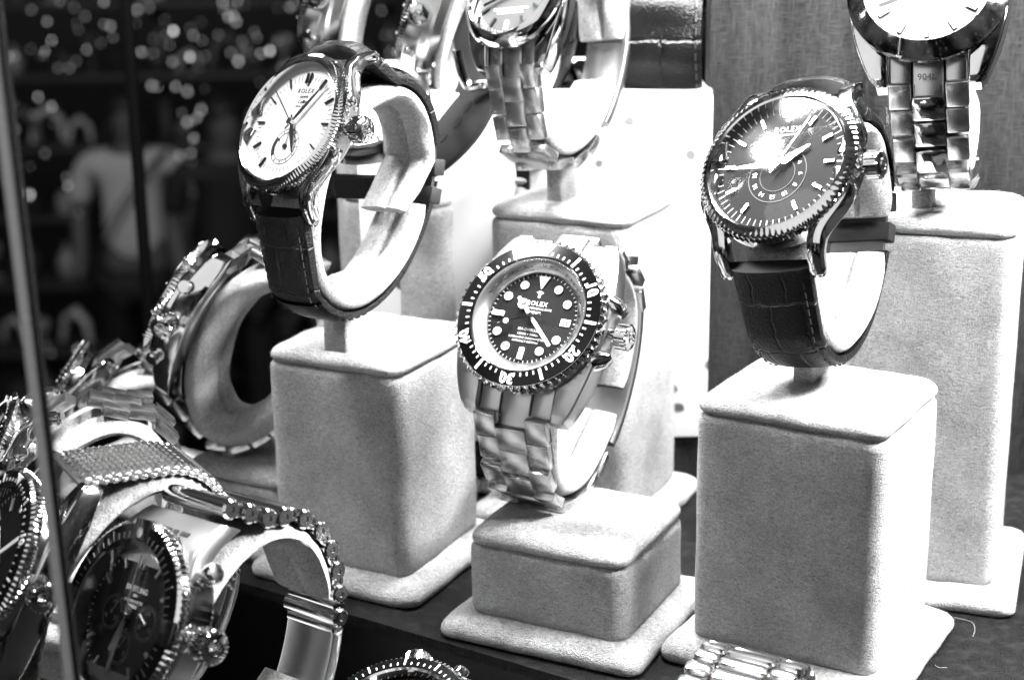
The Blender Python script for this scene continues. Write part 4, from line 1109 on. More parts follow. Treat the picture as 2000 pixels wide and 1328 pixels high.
# --- side-on watches at the left
def side_watch(px, py, Y, Nv, label, kind, bw, th=4.6, rng=(.45, .62), up=(0, 0, 1), R=20.5, chrono=True, dialmat='black_dial', la=None, z0=0.0, band='oyster_polished', standlabel='', cuffw=23, gap=(118, 462), insert='black_gloss', seed=0, z_back=-9.5, standw=(38, 38), flat=False, coin=100, base=True, mirror_x=0, yaw=-30, do_stand=True, bezel_text=None, casemat='chrome', bezmat='chrome'):
    mw = frame_NY(at(px, py, Y), Nv, up, mirror_x)
    t = thing('wristwatch', label, 'watch', mw, WG)
    if band in ('five_row', 'oyster_polished', 'three_row', 'mesh'): solid_case(t, R, bw, -1.2, z_back, R + 4.2, lugw=4.4, mat='chrome')
    else: case_body(t, R, 1.2, z_back, side_mat=casemat); lugs(t, R, bw, .2, -8.6, R + 4.4, 4.4, 3.6, h0=5.4, h1=3.2, mat=casemat)
    pr = [(15.6, .8), (15.6, 3.0), (16.1, 3.4), (19.4, 3.0), (20.4, 2.4), (R + .3, 1.2), (R, .3)]
    def mod(a, r, z, k): return (r - (.5 if math.fmod(a * coin / (2 * pi) + 100, 1) < .5 else 0), z) if r > 20.2 else (r, z)
    bz = polished_bezel(t, pr, mod=mod, seg=coin * 4, mat=bezmat)
    b = bmesh.new(); add_lathe(b, [(16.1, 3.2), (16.2, 3.55), (19.3, 3.2), (19.4, 2.9)], seg=96); obj('bezel_insert', b, M[insert], bz)
    b = bmesh.new()
    for k in range(60):
        if k == 0 or (bezel_text and k % 10 == 0): continue
        bar(b, k / 5, 16.8, 18.9 if k % 5 == 0 else 17.6, .4 if k % 5 == 0 else .25, 3.42, .14)
    add_flat(b, [rp(0, 19, -1.6), rp(0, 19, 1.6), rp(0, 16.6, 0)][::-1], 3.42, .2)
    if bezel_text:
        for k in (10, 20, 30, 40, 50):
            x, y = rp(k / 5, 17.8); add_text(b, str(k), 3.0, x, y, 3.5, rot=-radians(k * 6), fat=.12)
    obj('minute_scale', b, M['white'], bz)
    d = dial_disc(t, 15.6, dialmat); mk = 'white' if 'black' in dialmat else 'dark_index'
    markers(d, [(h, 10.8, 13.8, 1.0) for h in range(1, 13)], mk, h=.3); minute_track(d, 14.2, 15, mk, w=.15)
    hand(t, 10.2, 8, 1.2, .6, mk, style='bar', name='hour_hand'); hand(t, 1.6, 12.5, 1.0, .9, mk, style='bar', name='minute_hand')
    dome(t, 15.5, 2.8, .4)
    crown(t, R, -2.8, 3.3, 3.8)
    if chrono: pusher(t, R - .6, -2.8, 1.85, 2.1, 5); pusher(t, R - .6, -2.8, 4.15, 2.1, 5)
    la = la or (32, 19.5, -4, z_back - 18.5)
    lp = Loop(R + (5.2 if band in PITCH else 2.4), -8.4 if band in PITCH else -6.6, la[0], la[1], la[2], la[3])
    if band in PITCH:
        if band != 'roller': end_links(t, R, bw, -1.2, 'satin')
        bracelet(t, lp, band, bw, bw - 3.5, 0, lp.len * rng[0]); bracelet(t, lp, band, bw, bw - 3.5, lp.len * rng[1], lp.len)
        if rng[1] < .7: clasp(t, lp, lp.len * .44, lp.len * .64, bw - 3)
    elif band == 'mesh':
        for a_, b_ in ((0, .45), (.6, 1)):
            s_ = obj('mesh_strap', strap_bm(lp, lp.len * a_, lp.len * b_, lambda s: bw - 1.0, lambda s: 2.2, 80, pad=.3), M['mesh'], t, 50)
            eb = bmesh.new(); s = lp.len * a_ + 1; k = 0
            while s < lp.len * b_:
                for sd in (-1, 1):
                    for q in (-.5, .5):
                        f = lp.frame(s, .9 + q * .9); cc = f @ (Vector((sd * (bw / 2 - .3), q * .8, 0)) * S)
                        T = Matrix.Translation(cc); n0 = len(eb.verts)
                        r = bmesh.ops.create_uvsphere(eb, u_segments=8, v_segments=6, radius=.85 * S)
                        for v in r['verts']: v.co = f.to_3x3() @ Vector((v.co.x * .7, v.co.y * 1.25, v.co.z * .8)) + cc
                s += 2.3
            obj('mesh_edge', eb, M['satin'], s_, 60)
            ribs = bmesh.new(); s = lp.len * a_ + 1
            while s < lp.len * b_:                    # woven wire rows
                f = lp.frame(s, 2.15); n = 14
                pts = [f @ (Vector(((-1 + 2 * k / n) * (bw / 2 - 1.0), .45 * (1 if k % 2 else -1), 0)) * S) / S for k in range(n + 1)]
                add_tube(ribs, [tuple(p) for p in pts], .34, seg=5); s += 1.45
            obj('woven_wire', ribs, M['bright_satin'], s_, 60)
        clasp(t, lp, lp.len * .44, lp.len * .62, bw - 2)
    else:
        mt = M[band]; W = lambda s: bw - 3.5 * min(1, min(s, lp.len - s) / 70); T = lambda s: 2.4 + 2.0 * max(0, 1 - min(s, lp.len - s) / 45)
        for a_, b_ in ((0, .58), (.66, 1)):
            s_ = obj('strap', strap_bm(lp, lp.len * a_, lp.len * b_, W, T), mt, t, 50)
            obj('stitching', stitches_bm(lp, lp.len * a_ + 6, lp.len * b_ - 6, W, T), M['stitch_white' if band == 'leather_in' else 'stitch'], s_)
        obj('strap', strap_bm(lp, lp.len * .55, lp.len * .69, lambda s: bw - 5, lambda s: 1.7, 20), M['leather_in'], t, 50)
    if do_stand:
        st, sm = under(mw, la, yaw, standw[0], standw[1], z0, standlabel, seed + 30, base=base)
        finish_cuffed(t, mw, sm, st, la, cuffw, gap=gap, seed=seed, th=th)
    return t, mw, la
def mesh_mat():
    m, nt, out = new_mat('steel_mesh'); p = N(nt, 'ShaderNodeBsdfPrincipled', Roughness=.3, Metallic=1.0); p.inputs['Base Color'].default_value = g(.35)
    L(nt, p.outputs[0], out.inputs[0]); return m
M['mesh'] = mesh_mat()
side_watch(366, 588, 484, (-.86, .20, .47), 'steel chronograph seen side-on with thick plush cuff, just left of the tall left block', 'chrono', 20, standlabel='low plush stand behind the tall left block, under the side-on chronograph', seed=1, la=(30, 17.5, -2, -27), R=20, th=7.5, cuffw=24, gap=(150, 455))
side_watch(118, 768, 515, (-.78, -.05, .60), 'polished steel watch whose bracelet arches beside the dark window post', 'diver', 19, chrono=False, standlabel='low plush stand under the arched polished bracelet by the window post', seed=2, band='oyster_polished', la=(31, 19, -3, -28), R=19, rng=(.2, .74), cuffw=22, th=6, gap=(140, 455))
side_watch(-22, 905, 415, (-.80, -.22, .55), 'steel chronograph with link bracelet wrapped in film behind the glass edge', 'chrono', 20, standlabel='low plush stand at the left edge behind the glass edge', seed=3, band='oyster', la=(34, 20, -3, -29), R=19)
side_watch(2, 1085, 345, (-.74, -.45, .50), 'black dial diver watch on a woven steel mesh bracelet at the left edge', 'diver', 21, chrono=False, standlabel='plush stand under the mesh bracelet watch at the left edge', z0=ZL, seed=4, band='mesh', R=20, la=(36, 22, -3, -31), bezel_text=True, cuffw=22)

# ------------------------------------------------------------------ watches behind, at the top
side_watch(640, -22, 545, (-.93, .14, .32), 'dark bezel chronograph seen from its side, left of two at the top edge', 'chrono', 20, standlabel='plush stand behind the dress watch, left of two', seed=5, R=20, band='leather_in', z0=0, casemat='satin', bezmat='dark_steel')
tG, mG, laG = side_watch(832, 8, 530, (-.93, .14, .34), 'chronograph on a rubber strap seen from its side, right of two at the top edge', 'chrono', 20, standlabel='plush stand hidden behind the white-dial watch, right of two', seed=6, R=20, band='rubber', z0=0, casemat='satin', bezmat='dark_steel')
# open rubber strap with holes and pin buckle that hangs beside it
def open_strap():
    t = thing('watch_strap', 'perforated dark rubber strap with a polished pin buckle', 'watch strap', Matrix.Translation(at(900, 220, 505) * S))
    P = [at(925, 0, 520), at(932, 60, 515), at(948, 130, 508), at(925, 200, 503), at(880, 262, 503), at(800, 312, 510), at(715, 322, 520)]
    P = [Vector(p) for p in catmull([tuple(p) for p in P], 6)]
    o0 = at(900, 220, 505); b = bmesh.new(); rows = []
    ax = Vector((.75, -.55, .25)).normalized()
    for i, p in enumerate(P):
        tt = (P[min(i + 1, len(P) - 1)] - P[max(i - 1, 0)]).normalized(); a = (ax - tt * ax.dot(tt)).normalized(); n = a.cross(tt)
        rows.append([V(b, *(p - o0 + a * u + n * v)) for u, v in rsect(9.5, 1.3, .3, 2)])
    m = len(rows[0])
    for i in range(len(rows) - 1):
        for k in range(m): b.faces.new([rows[i][k], rows[i + 1][k], rows[i + 1][(k + 1) % m], rows[i][(k + 1) % m]])
    b.faces.new(rows[0]); b.faces.new(rows[-1][::-1]); band = obj('band', b, M['rubber'], t, 40)
    for i in (19, 22, 25, 28):
        p = P[i]; tt = (P[i + 1] - P[i - 1]).normalized(); a = (ax - tt * ax.dot(tt)).normalized(); n = a.cross(tt)
        q = p - o0 - n * 1.0
        if n.y > 0: pass
        else: q = p - o0 + n * 1.0
        mm = Matrix(((a.x, tt.x, n.x, q.x * S), (a.y, tt.y, n.y, q.y * S), (a.z, tt.z, n.z, q.z * S), (0, 0, 0, 1)))
        h = bmesh.new(); add_lathe(h, [(.01, -.5), (1.5, -.5), (1.5, .5), (.01, .5)], seg=20)
        for v in h.verts: v.co = Vector((v.co.x * .8, v.co.y * 1.5, v.co.z)); 
        obj('hole', h, M['felt_dark'], band, 30, mm)
    c0 = at(893, 98, 500) - o0; c1 = at(915, 168, 500) - o0; c2 = at(960, 166, 497) - o0
    b = bmesh.new(); add_tube(b, [tuple(p) for p in catmull([tuple(c0), tuple(c0 * .5 + c1 * .5 + Vector((-.6, 0, 0))), tuple(c1), tuple(c1 * .5 + c2 * .5), tuple(c2), tuple(c2 + Vector((4, 0, -.5)))], 5)], 1.6, seg=10)
    bk = obj('buckle', b, M['chrome'], t)
    b = text_bm('CAPL', 2.2, .1)
    q = (c1 + c2) / 2 + Vector((1.0, -1.75, .0))
    mm = Matrix.Translation(q * S) @ Matrix.Rotation(radians(90), 4, 'X')
    obj('buckle_lettering', b, M['dark_steel'], bk, 30, mm)
open_strap()
def flat_watch(px, py, Y, Nv, label, R=20, part=.2):
    mw = frame_NY(at(px, py, Y), Nv)
    t = thing('wristwatch', label, 'watch', mw, WG)
    case_body(t, R, 1.0, -8, side_mat='dark_steel'); polished_bezel(t, [(17.2, .4), (17.2, 2.0), (18.4, 2.4), (R, 1.2), (R + .2, -.4)], mat='dark_steel')
    d = dial_disc(t, 17.4, 'white_dial'); markers(d, [(h, 12.5, 15.5, .7) for h in range(1, 13)], 'dark_index'); dome(t, 17, 1.8, .4)
    lugs(t, R, 20, .2, -8, R + 4, 4, 3.2, mat='dark_steel')
    lp = Loop(R + 2.4, -6, 30, 17, -2, -24); W = lambda s: 19; T = lambda s: 2.6
    obj('strap', strap_bm(lp, 0, lp.len * part, W, T), M['leather'], t, 50)
    return t
flat_watch(716, 215, 480, (-.15, -.55, .82), 'white dial watch with dark rim glimpsed behind the dress watch crown', 18, .06)
flat_watch(1022, 190, 525, (-.25, -.5, .82), 'white dial watch with dark rim lying behind the perforated rubber strap', 20)
def leather_watch():
    mw = frame_NY(at(1318, -55, 545), (.1, .45, .9))
    t = thing('wristwatch', 'glossy black padded leather strap watch standing on the white board', 'watch', mw, WG)
    R = 20; case_body(t, R, 1, -8, side_mat='chrome'); dial_disc(t, 16, 'black_dial'); polished_bezel(t, [(16, 0), (16, 2), (18, 2.4), (20.2, 1), (20.2, -.5)])
    lp = Loop(R + 2.4, -6, 30, 20, -2, -26); W = lambda s: 26; T = lambda s: 4.6 + .8 * sin(s * .5)
    s_ = obj('strap', strap_bm(lp, 0, lp.len, W, T), M['leather_gloss'], t, 50); obj('stitching', stitches_bm(lp, 4, lp.len - 4, W, T, 3.2, 2.2), M['stitch'], s_)
lg = M['leather'].copy(); lg.name = 'glossy_padded_leather'; lg.node_tree.nodes['Principled BSDF'].inputs['Roughness'].default_value = .15; M['leather_gloss'] = lg
for n_ in lg.node_tree.nodes:
    if n_.bl_idname == 'ShaderNodeTexBrick': n_.inputs['Brick Width'].default_value = 30.0; n_.inputs['Row Height'].default_value = 16.0; n_.inputs['Mortar Size'].default_value = .8
    if n_.bl_idname == 'ShaderNodeMapRange': n_.inputs['To Max'].default_value = .003
leather_watch()

# bottom edge: chronograph head and three-row bracelet
side_watch(765, 1422, 345, (-.25, -.30, .92), 'chronograph with crown and pushers pointing up, cut by the bottom edge', 'chrono', 20, seed=8, up=(-.97, .25, -.1), la=(31, 18, -3, -28), z0=ZL - 30, standlabel='plush stand below the bottom edge under the upward chronograph', R=19.5, mirror_x=0, yaw=-30)
def loose_bracelet():
    mw = frame_NY(at(1448, 1600, 345), (.3, .62, -.72), up=(.3, .9, .5), roll=radians(10))
    t = thing('wristwatch', 'bright polished bracelet of rounded links cut by the bottom edge before the right block', 'watch', mw, WG)
    lp = Loop(20, -6.6, 30, 18, 0, -24)
    R = 19; case_body(t, R, 1, -8, side_mat='chrome'); dial_disc(t, 16, 'black_dial'); polished_bezel(t, [(15, 0), (15, 2), (17, 2.4), (19.2, 1), (19.2, -.5)])
    blk = link_mesh('three_row', 27).copy(); blk.materials[0] = M['bright_satin']
    bracelet(t, lp, 'three_row', 27, 25, 0, lp.len)
    for c in t.children:
        if c.name.startswith('link'): c.data = blk
    return t
loose_bracelet()

# ------------------------------------------------------------------ setting
def quad(name, pts, mat, th=4, kind='structure'):
    """slab from a top outline (mm, same z) down by th"""
    b = bmesh.new(); top = [V(b, *p) for p in pts]; bot = [V(b, p[0], p[1], p[2] - th) for p in pts]
    b.faces.new(top); b.faces.new(bot[::-1]); n = len(pts)
    for i in range(n): b.faces.new([top[i], bot[i], bot[(i + 1) % n], top[(i + 1) % n]])
    o = obj(name, b, mat, None, 20)
    if kind: o['kind'] = kind
    return o
# front edge line of the shelf: (-86.6,445.4) -> (14.3,379)
e0 = Vector((-86.6, 445.4)); ed = Vector((100.9, -66.4)).normalized()
pa = e0 - ed * 150; pb = e0 + ed * 420
o = quad('shelf', [(pa.x, pa.y, 0), (pb.x, pb.y, 0), (420, 530, 0), (pa.x, 530, 0)], M['shelf'], 3.0)
nrm = Vector((ed.y, -ed.x)) * -1
if nrm.y > 0: nrm = -nrm
q = -nrm * .8
b = bmesh.new()
add_flat(b, [(pa.x + q.x, pa.y + q.y), (pb.x + q.x, pb.y + q.y), (pb.x + q.x - nrm.x * 8, pb.y + q.y - nrm.y * 8), (pa.x + q.x - nrm.x * 8, pa.y + q.y - nrm.y * 8)], -60, 56.9)
o = obj('shelf_front', b, M['shelf_front'], None, 20); o['kind'] = 'structure'
quad('counter', [(-400, 150, ZL), (400, 150, ZL), (420, 530, ZL), (-400, 530, ZL)], M['shelf_front'], 6)
# back wall panels and floor of the case
wy = 516
b = bmesh.new(); add_box(b, (182, wy + 4, 110), (238, 8, 260), .6); o = obj('back_wall', b, M['wall'], None, 20); o['kind'] = 'structure'
# white board box
t = thing('white_board', 'white spotted board standing behind the middle blocks', 'board', Matrix.Translation(Vector((8, 507, 19)) * S))
b = box((0, 3, 57), (111, 6, 114), .5); obj('panel', b, M['spotted'], t)
quad_b = bmesh.new(); add_flat(quad_b, [(-56, 6), (55, 6), (55, 90), (-56, 90)], 110.5, 3.0); obj('ledge', quad_b, M['board'], t)
b = box((0, 4, -9.6), (109, 4, 19), .3); obj('plinth', b, M['wall'], t)

# stitched strap seen through the side-on chronograph's loop
def stitched_strap():
    mw = frame_NY(at(505, 690, 535), (-.5, -.55, .67))
    lp = Loop(20, -6, 27, 18, 0, -22); W = lambda s: 18; T = lambda s: 3.0
    t = thing('watch_strap', 'dark leather strap with white stitching seen through the plush ring of the chronograph', 'watch strap', mw)
    obj('band', strap_bm(lp, lp.len * .55, lp.len, W, T), M['leather'], t, 50); obj('stitching', stitches_bm(lp, lp.len * .57, lp.len, W, T, 2.6, 1.8), M['stitch_white'], t)
stitched_strap()
# loose threads on the shelf
for pts, lab in (([(1838, 1208), (1862, 1206), (1885, 1210), (1900, 1216), (1904, 1230), (1900, 1243)], 'pale loose thread curling from the base of the tallest block'), ([(1826, 1298), (1834, 1303), (1850, 1303)], 'short loose thread beside the right foreground block')):
    P = []
    for x, y in pts:
        d = at(x, y, 1000) - Vector((0, 0, CAMZ)); k = (-CAMZ + .35) / d.z; P.append(tuple(Vector((0, 0, CAMZ)) + d * k))
    o = obj('loose_thread', tube(catmull(P, 5), .08, seg=6), M['thread']); tag(o, lab, 'thread')

# glass pane with its polished edge, and the black joint of the shop window
def upright(name, p0, p1, w, d, mat, label=None, cat=None):
    p0, p1 = Vector(p0), Vector(p1); b = bmesh.new()
    add_tube(b, [tuple(p0), tuple(p1)], 1, sect=rsect(w / 2, d / 2, .15, 2), up=(1, 0, 0)); return obj(name, b, M[mat])
g0, g1 = at(-12, 0, 262), at(156, 1400, 262)
t = thing('glass_pane', 'sheet of glass with a bright polished vertical edge at the left', 'glass pane', Matrix.Translation(g1 * S))
M['pane_edge'] = simple('polished_glass_edge', .9, .35, 0, bump=((40, 40, 900), .5, .0006), coat=.5)
b = bmesh.new()
def slab(b, a0, a1, x0, x1, dy):
    vs = []
    for p in (a0 - g1, a1 - g1):
        for xx, yy in ((x0, -dy), (x1, -dy), (x1, dy), (x0, dy)): vs.append(V(b, p.x + xx, p.y + yy, p.z))
    for i in range(4): b.faces.new([vs[i], vs[(i + 1) % 4], vs[4 + (i + 1) % 4], vs[4 + i]])
    b.faces.new(vs[:4][::-1]); b.faces.new(vs[4:])
slab(b, g0, g1, -60, -1.75, .9); obj('sheet', b, M['pane'], t)
b = bmesh.new(); slab(b, g0, g1, -1.7, .0, 1.0); obj('edge', b, M['pane_edge'], t)
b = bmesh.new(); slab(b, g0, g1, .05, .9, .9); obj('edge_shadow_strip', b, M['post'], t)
o = upright('window_post', at(240, -80, 760), at(316, 960, 760), 5.2, 6, 'post'); tag(o, 'thin black vertical window joint in front of the dark market hall', 'window post')

# ------------------------------------------------------------------ market hall behind the glass
M['hall_wall'] = simple('dark_hall_wall', .02, .8)
hb = bmesh.new(); add_box(hb, (-1500, 9200, -1500), (7000, 60, 6000)); o = obj('hall_wall', hb, M['hall_wall']); o['kind'] = 'structure'
hb = bmesh.new(); add_box(hb, (-1500, 5200, -2930), (7000, 8000, 60)); o = obj('hall_floor', hb, M['hall_wall']); o['kind'] = 'structure'
def emis(name, s):
    m, nt, out = new_mat(name); e = N(nt, 'ShaderNodeEmission', Strength=s); L(nt, e.outputs[0], out.inputs[0]); return m
EM = [emis('lamp_glow_%d' % i, s) for i, s in enumerate((.7, 1.6, 4.5))]
lamps = [(92,44,1),(17,112,1),(60,97,0),(79,109,0),(113,134,1),(64,225,0),(176,228,0),(59,326,0),(133,364,1),(527,101,2),(566,16,1),(435,6,1),(450,6,2),(464,6,1),(437,19,0),(450,19,1),(446,34,1),(457,33,1),(461,44,1),(268,21,1),(292,17,0),(322,40,0),(301,77,1),(318,72,0),(331,89,1),(282,105,0),(299,105,1),(371,113,2),(400,111,1),(395,81,1),(337,122,1),(374,143,0),(450,104,1),(467,104,0),(296,169,1),(307,171,2),(343,171,1),(297,211,1),(314,210,2),(348,203,0),(400,175,0),(393,216,1),(432,216,1),(385,230,1),(401,231,1),(377,237,1),(393,237,1),(314,282,1),(347,282,1),(317,312,1),(351,305,1),(373,300,1),(565,128,0),(88,301,0),(454,322,0),(203,5,1),(203,49,1),(216,53,1),(140,680,0),(152,684,1),(100,690,0),(745,22,1),(770,70,0),(761,104,1),(778,103,2),(752,70,0),(755,150,0)]
rl = random.Random(4)
for _ in range(85): lamps.append((rl.uniform(5, 600), rl.uniform(0, 1) ** 1.4 * 420, rl.choice((0, 0, 0, 0, 1, 1, 2))))
lamps = [q for q in lamps if not (170 < q[0] < 350 and 200 < q[1] < 700) and not (385 < q[0] < 490 and q[1] > 225)]
lamp_me = {}
for i, (x, y, e) in enumerate(lamps):
    Y = rl.choice((3600, 4400, 5200, 6400, 8600)); r = {0: 7, 1: 8, 2: 9}[e] * Y / 6000
    if e not in lamp_me:
        b = bmesh.new(); bmesh.ops.create_uvsphere(b, u_segments=14, v_segments=10, radius=8 * S)
        add_lathe(b, [(.01, 16), (4, 16), (5, 7)], seg=14)
        me = bpy.data.meshes.new('lamp_bulb'); b.to_mesh(me); b.free(); me.materials.append(EM[e]); lamp_me[e] = me
        for p in me.polygons: p.use_smooth = True
    o = bpy.data.objects.new('lamp_bulb', lamp_me[e]); COL.objects.link(o)
    o.location = at(x, y, Y) * S; k = rl.uniform(.25, .6) * Y / 6000 * (1 + .12 * e); o.scale = (k, k, k)
    tag(o, ['faint', 'soft', 'very bright'][e] + ' round bulb glowing out of focus in the dark hall', 'lamp', 'out of focus bulbs in the dark hall')
# stalls crowded with small goods
GR = [simple('goods_%d' % i, v, r_) for i, (v, r_) in enumerate(((.02, .4), (.05, .4), (.12, .3), (.25, .35), (.5, .4)))]
rs = random.Random(11)
proto = []
def goods_mesh(kind, mat):
    b = bmesh.new()
    if kind == 0: add_box(b, (0, 0, 45), (80, 60, 90), 6); add_box(b, (0, 0, 98), (50, 40, 16), 4)
    elif kind == 1: add_lathe(b, [(.01, 0), (30, 0), (42, 30), (46, 60), (30, 95), (14, 110), (14, 125), (22, 132), (.01, 134)], seg=20)
    elif kind == 2: add_lathe(b, [(.01, 0), (34, 0), (36, 6), (8, 12), (7, 60), (26, 70), (34, 100), (20, 118), (.01, 120)], seg=20)
    else: add_tube(b, [(-50, 0, 8), (-30, 0, 90), (10, 0, 120), (48, 0, 80), (55, 0, 8)], [9, 14, 17, 14, 9], seg=10)
    me = bpy.data.meshes.new('goods'); bmesh.ops.recalc_face_normals(b, faces=b.faces); b.to_mesh(me); b.free(); me.materials.append(mat)
    for p in me.polygons: p.use_smooth = True
    me.set_sharp_from_angle(angle=radians(35)); return me
names = ['gift_box', 'vase', 'ornament', 'hoop']
protos = {(k, m): goods_mesh(k, GR[m]) for k in range(4) for m in range(5)}
shelfm = simple('stall_shelf', .03, .5)
stall = thing('market_stall', 'dark stall rack crowded with small goods far behind the glass', 'stall', Matrix.Translation((-2.2, 7.4, -2.9)))
for k in range(8):
    b = bmesh.new(); add_box(b, (0, 300, 0), (3400, 300, 24), 3); o = obj('shelf', b, shelfm, stall, 30, Matrix.Translation((0, 0, .15 + .33 * k)))
for x in (-1650, -550, 550, 1650):
    b = bmesh.new(); add_box(b, (x, 470, 1250), (50, 30, 2600), 4); obj('upright', b, shelfm, stall)
for k in range(8):
    x = -1600
    while x < 1600:
        kd = rs.randrange(4); m_ = rs.choices(range(5), (4, 4, 3, 2, 1.2))[0]
        o = bpy.data.objects.new(names[kd], protos[(kd, m_)]); COL.objects.link(o); sc_ = rs.uniform(.8, 1.7)
        o.location = (-2.2 + x * S, 7.62 + rs.uniform(0, .12), -2.9 + .1625 + .33 * k); o.scale = (sc_, sc_, min(sc_, 1.7) * rs.uniform(.8, 1.1)); o.rotation_euler = (0, 0, rs.uniform(-.6, .6))
        tag(o, '%s %s on the crowded stall rack far behind the glass' % (['black', 'dark grey', 'grey', 'light grey', 'pale'][m_], names[kd].replace('_', ' ')), names[kd].replace('_', ' '), '%ss on the far stall rack' % names[kd].replace('_', ' '))
        x += rs.uniform(110, 230)
# two shoppers
def person(px, py_head, Y, shirt, trousers, label, facing=0, lean=0.0, bag=False, arm=0):
    h = at(px, py_head, Y); k = 1.0
    z = h.z - 1600
    base = Vector((h.x, h.y, z))
    t = thing('person', label, 'person', Matrix.Translation(base * S) @ Matrix.Rotation(facing, 4, 'Z'))
    def skin(name, verts, edges, mat, parent, sub=2):
        me = bpy.data.meshes.new(name); me.from_pydata([Vector(v[:3]) * S for v in verts], edges, [])
        o = bpy.data.objects.new(name, me); COL.objects.link(o); o.parent = parent
        m_ = o.modifiers.new('s', 'SKIN')
        for i, v in enumerate(verts): me.skin_vertices[0].data[i].radius = (v[3] * S, v[4] * S)
        me.skin_vertices[0].data[0].use_root = True
        su = o.modifiers.new('u', 'SUBSURF'); su.levels = sub; su.render_levels = sub
        me.materials.append(mat); return o
    sk = simple('skin', .09, .7)
    Vb = [(0, 0, 930, 130, 100), (0, 0, 1120, 125, 90), (0, 10, 1300, 160, 100), (0, 10, 1400, 120, 70), (0, 5, 1460, 48, 48), (0, 0, 1530, 70, 80), (0, 0, 1610, 72, 85), (0, 0, 1680, 45, 50),
          (190, 10, 1390, 55, 50), (250, 30, 1150, 42, 42), (230, -110 - arm, 950 + arm, 34, 34), (228, -150 - arm, 880 + arm, 30, 16),
          (-190, 10, 1390, 55, 50), (-250, 20, 1150, 42, 42), (-240, -90, 940, 34, 34), (-238, -120, 870, 30, 16),
          (95, 0, 860, 88, 88), (100, -10, 480, 60, 60), (100, 20, 90, 40, 40), (105, -110, 35, 38, 26),
          (-95, 0, 860, 88, 88), (-105, 10, 480, 60, 60), (-110, 40, 90, 40, 40), (-115, -90, 35, 38, 26)]
    Ed = [(0, 1), (1, 2), (2, 3), (3, 4), (4, 5), (5, 6), (6, 7), (3, 8), (8, 9), (9, 10), (10, 11), (3, 12), (12, 13), (13, 14), (14, 15), (0, 16), (16, 17), (17, 18), (18, 19), (0, 20), (20, 21), (21, 22), (22, 23)]
    body = skin('body', Vb, Ed, sk, t)
    skin('shirt', [(0, 0, 900, 165, 125), (0, 0, 1120, 150, 112), (0, 10, 1300, 182, 120), (0, 10, 1395, 140, 85), (200, 10, 1385, 72, 66), (250, 25, 1190, 58, 58), (-200, 10, 1385, 72, 66), (-250, 20, 1190, 58, 58)], [(0, 1), (1, 2), (2, 3), (3, 4), (4, 5), (3, 6), (6, 7)], shirt, t)
    skin('trousers', [(0, 0, 900, 155, 118), (98, 0, 830, 102, 102), (102, -8, 480, 78, 78), (102, 20, 110, 62, 62), (-98, 0, 830, 102, 102), (-106, 10, 480, 78, 78), (-110, 40, 110, 62, 62)], [(0, 1), (1, 2), (2, 3), (0, 4), (4, 5), (5, 6)], trousers, t)
    skin('hair', [(0, 12, 1570, 84, 88), (0, 12, 1650, 90, 92), (0, 5, 1700, 60, 62)], [(0, 1), (1, 2)], simple('dark_hair', .01, .6), t)
    if bag:
        b = bmesh.new(); P = [(170, -60, 1440), (90, -150, 1380), (-60, -170, 1180), (-190, -120, 960), (-230, 0, 900)]
        add_tube(b, catmull(P, 5), 1, sect=rsect(22, 5, .3, 2), up=(0, 1, 0)); obj('bag_strap', b, simple('strap_black', .01, .6), t)
    return t
person(246, 225, 7300, simple('pale_tshirt', .5, .9, spec=.1), simple('black_trousers', .004, .7), 'shopper in a pale T-shirt with a dark strap across the back', 0.05, bag=True)
person(438, 235, 7000, simple('black_jacket', .008, .7), simple('dark_jeans', .01, .7), 'shopper dressed in black standing right of the one in a pale shirt', .4, arm=120)

# ------------------------------------------------------------------ light
def area(name, loc, target, size, power, shape='RECTANGLE', size_y=None, spread=None):
    l = bpy.data.lights.new(name, 'AREA'); l.shape = shape; l.size = size; l.size_y = size_y or size; l.energy = power
    if spread: l.spread = spread
    o = bpy.data.objects.new(name, l); COL.objects.link(o); o.location = Vector(loc) * S
    d = (Vector(target) - Vector(loc)).normalized(); o.rotation_euler = d.to_track_quat('-Z', 'Y').to_euler(); return o
area('case_light', (65, 455, 325), (60, 445, 60), .20, 7.4, size_y=.05)
area('case_light', (270, 350, 310), (90, 400, 70), .14, 7.2, size_y=.06)
area('case_light', (-205, 470, 440), (-30, 425, 100), .12, 2.6, shape='ELLIPSE', size_y=.08)
area('fill_light', (-260, 90, 335), (-70, 430, 50), .42, .5)  # added soft fill from the camera's left for the block fronts
area('fill_light', (-1500, 3000, 1500), (-2000, 7500, -2000), 1.5, 75)  # unseen lamp added to brighten the distant stall goods and shoppers
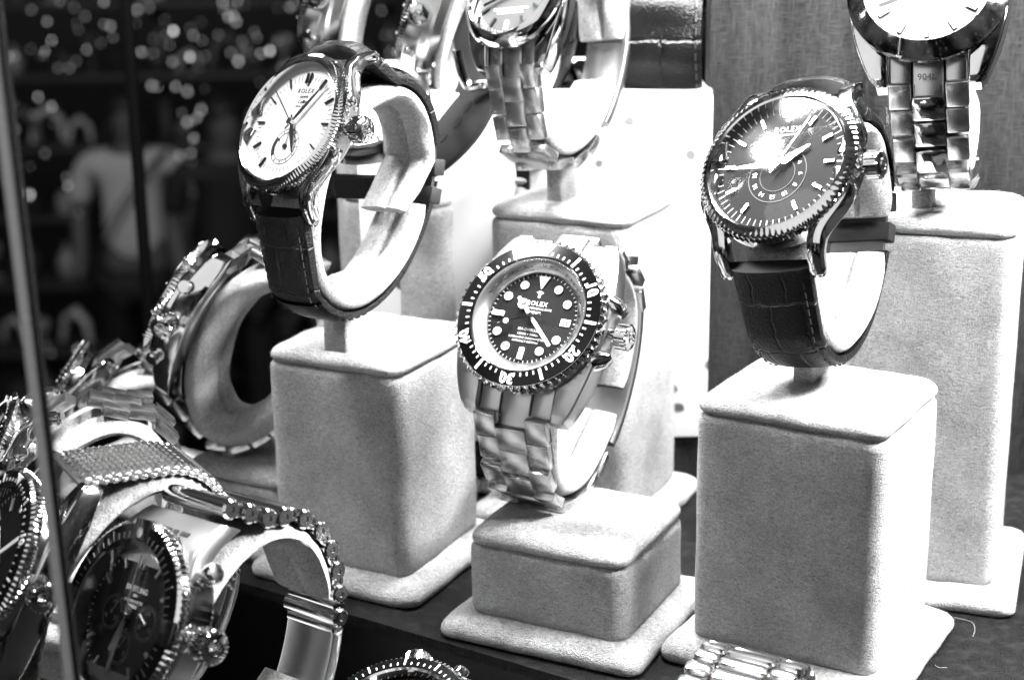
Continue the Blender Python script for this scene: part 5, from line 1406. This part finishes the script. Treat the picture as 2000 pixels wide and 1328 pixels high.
# slanting strip of small LEDs over the left of the case (its reflection runs across the domed crystal)
sd = Vector((.70, -.16, .69)).normalized(); sc0 = Vector((-130, 425, 353)); tgt = Vector((65, 395, 131))
zz = (sc0 - tgt).normalized(); xx = (sd - zz * sd.dot(zz)).normalized(); yy = zz.cross(xx)
def led(off, sx, sy, p):
    l = bpy.data.lights.new('led', 'AREA'); l.shape = 'RECTANGLE'; l.size = sx; l.size_y = sy; l.energy = p
    o = bpy.data.objects.new('led', l); COL.objects.link(o); q = sc0 + sd * off
    o.matrix_world = Matrix(((xx.x, yy.x, zz.x, q.x * S), (xx.y, yy.y, zz.y, q.y * S), (xx.z, yy.z, zz.z, q.z * S), (0, 0, 0, 1)))
for e in (-6, 6): led(0, .34, .0015, .012); 
for k in range(6): led(-150 + 60 * k, .008, .008, .006)
w = bpy.data.worlds.new('World'); scene.world = w; w.use_nodes = True
nt = w.node_tree
for n in list(nt.nodes): nt.nodes.remove(n)
out = nt.nodes.new('ShaderNodeOutputWorld'); bg = nt.nodes.new('ShaderNodeBackground')
tc = nt.nodes.new('ShaderNodeTexCoord')
n1 = N(nt, 'ShaderNodeTexNoise', Scale=2.2, Detail=3.0); L(nt, tc.outputs['Generated'], n1.inputs['Vector'])
cr = N(nt, 'ShaderNodeValToRGB'); cr.color_ramp.elements[0].position = .44; cr.color_ramp.elements[0].color = g(.02); cr.color_ramp.elements[1].position = .62; cr.color_ramp.elements[1].color = g(.6)
L(nt, n1.outputs[0], cr.inputs[0])
v = N(nt, 'ShaderNodeTexVoronoi', Scale=14.0); L(nt, tc.outputs['Generated'], v.inputs['Vector'])
c2 = N(nt, 'ShaderNodeValToRGB'); c2.color_ramp.elements[0].position = .12; c2.color_ramp.elements[0].color = g(1.2); c2.color_ramp.elements[1].position = .2; c2.color_ramp.elements[1].color = g(0)
L(nt, v.outputs[0], c2.inputs[0])
ad = N(nt, 'ShaderNodeMixRGB', blend_type='ADD'); ad.inputs[0].default_value = 1; L(nt, cr.outputs[0], ad.inputs[1]); L(nt, c2.outputs[0], ad.inputs[2])
L(nt, ad.outputs[0], bg.inputs[0]); bg.inputs[1].default_value = .13; L(nt, bg.outputs[0], out.inputs[0])
scene.view_settings.view_transform = 'Standard'; scene.view_settings.look = 'None'; scene.view_settings.exposure = 0; scene.view_settings.gamma = 1
scene.cycles.max_bounces = 8; scene.cycles.transparent_max_bounces = 24; scene.cycles.caustics_reflective = False; scene.cycles.caustics_refractive = False
scene.cycles.sample_clamp_indirect = 8
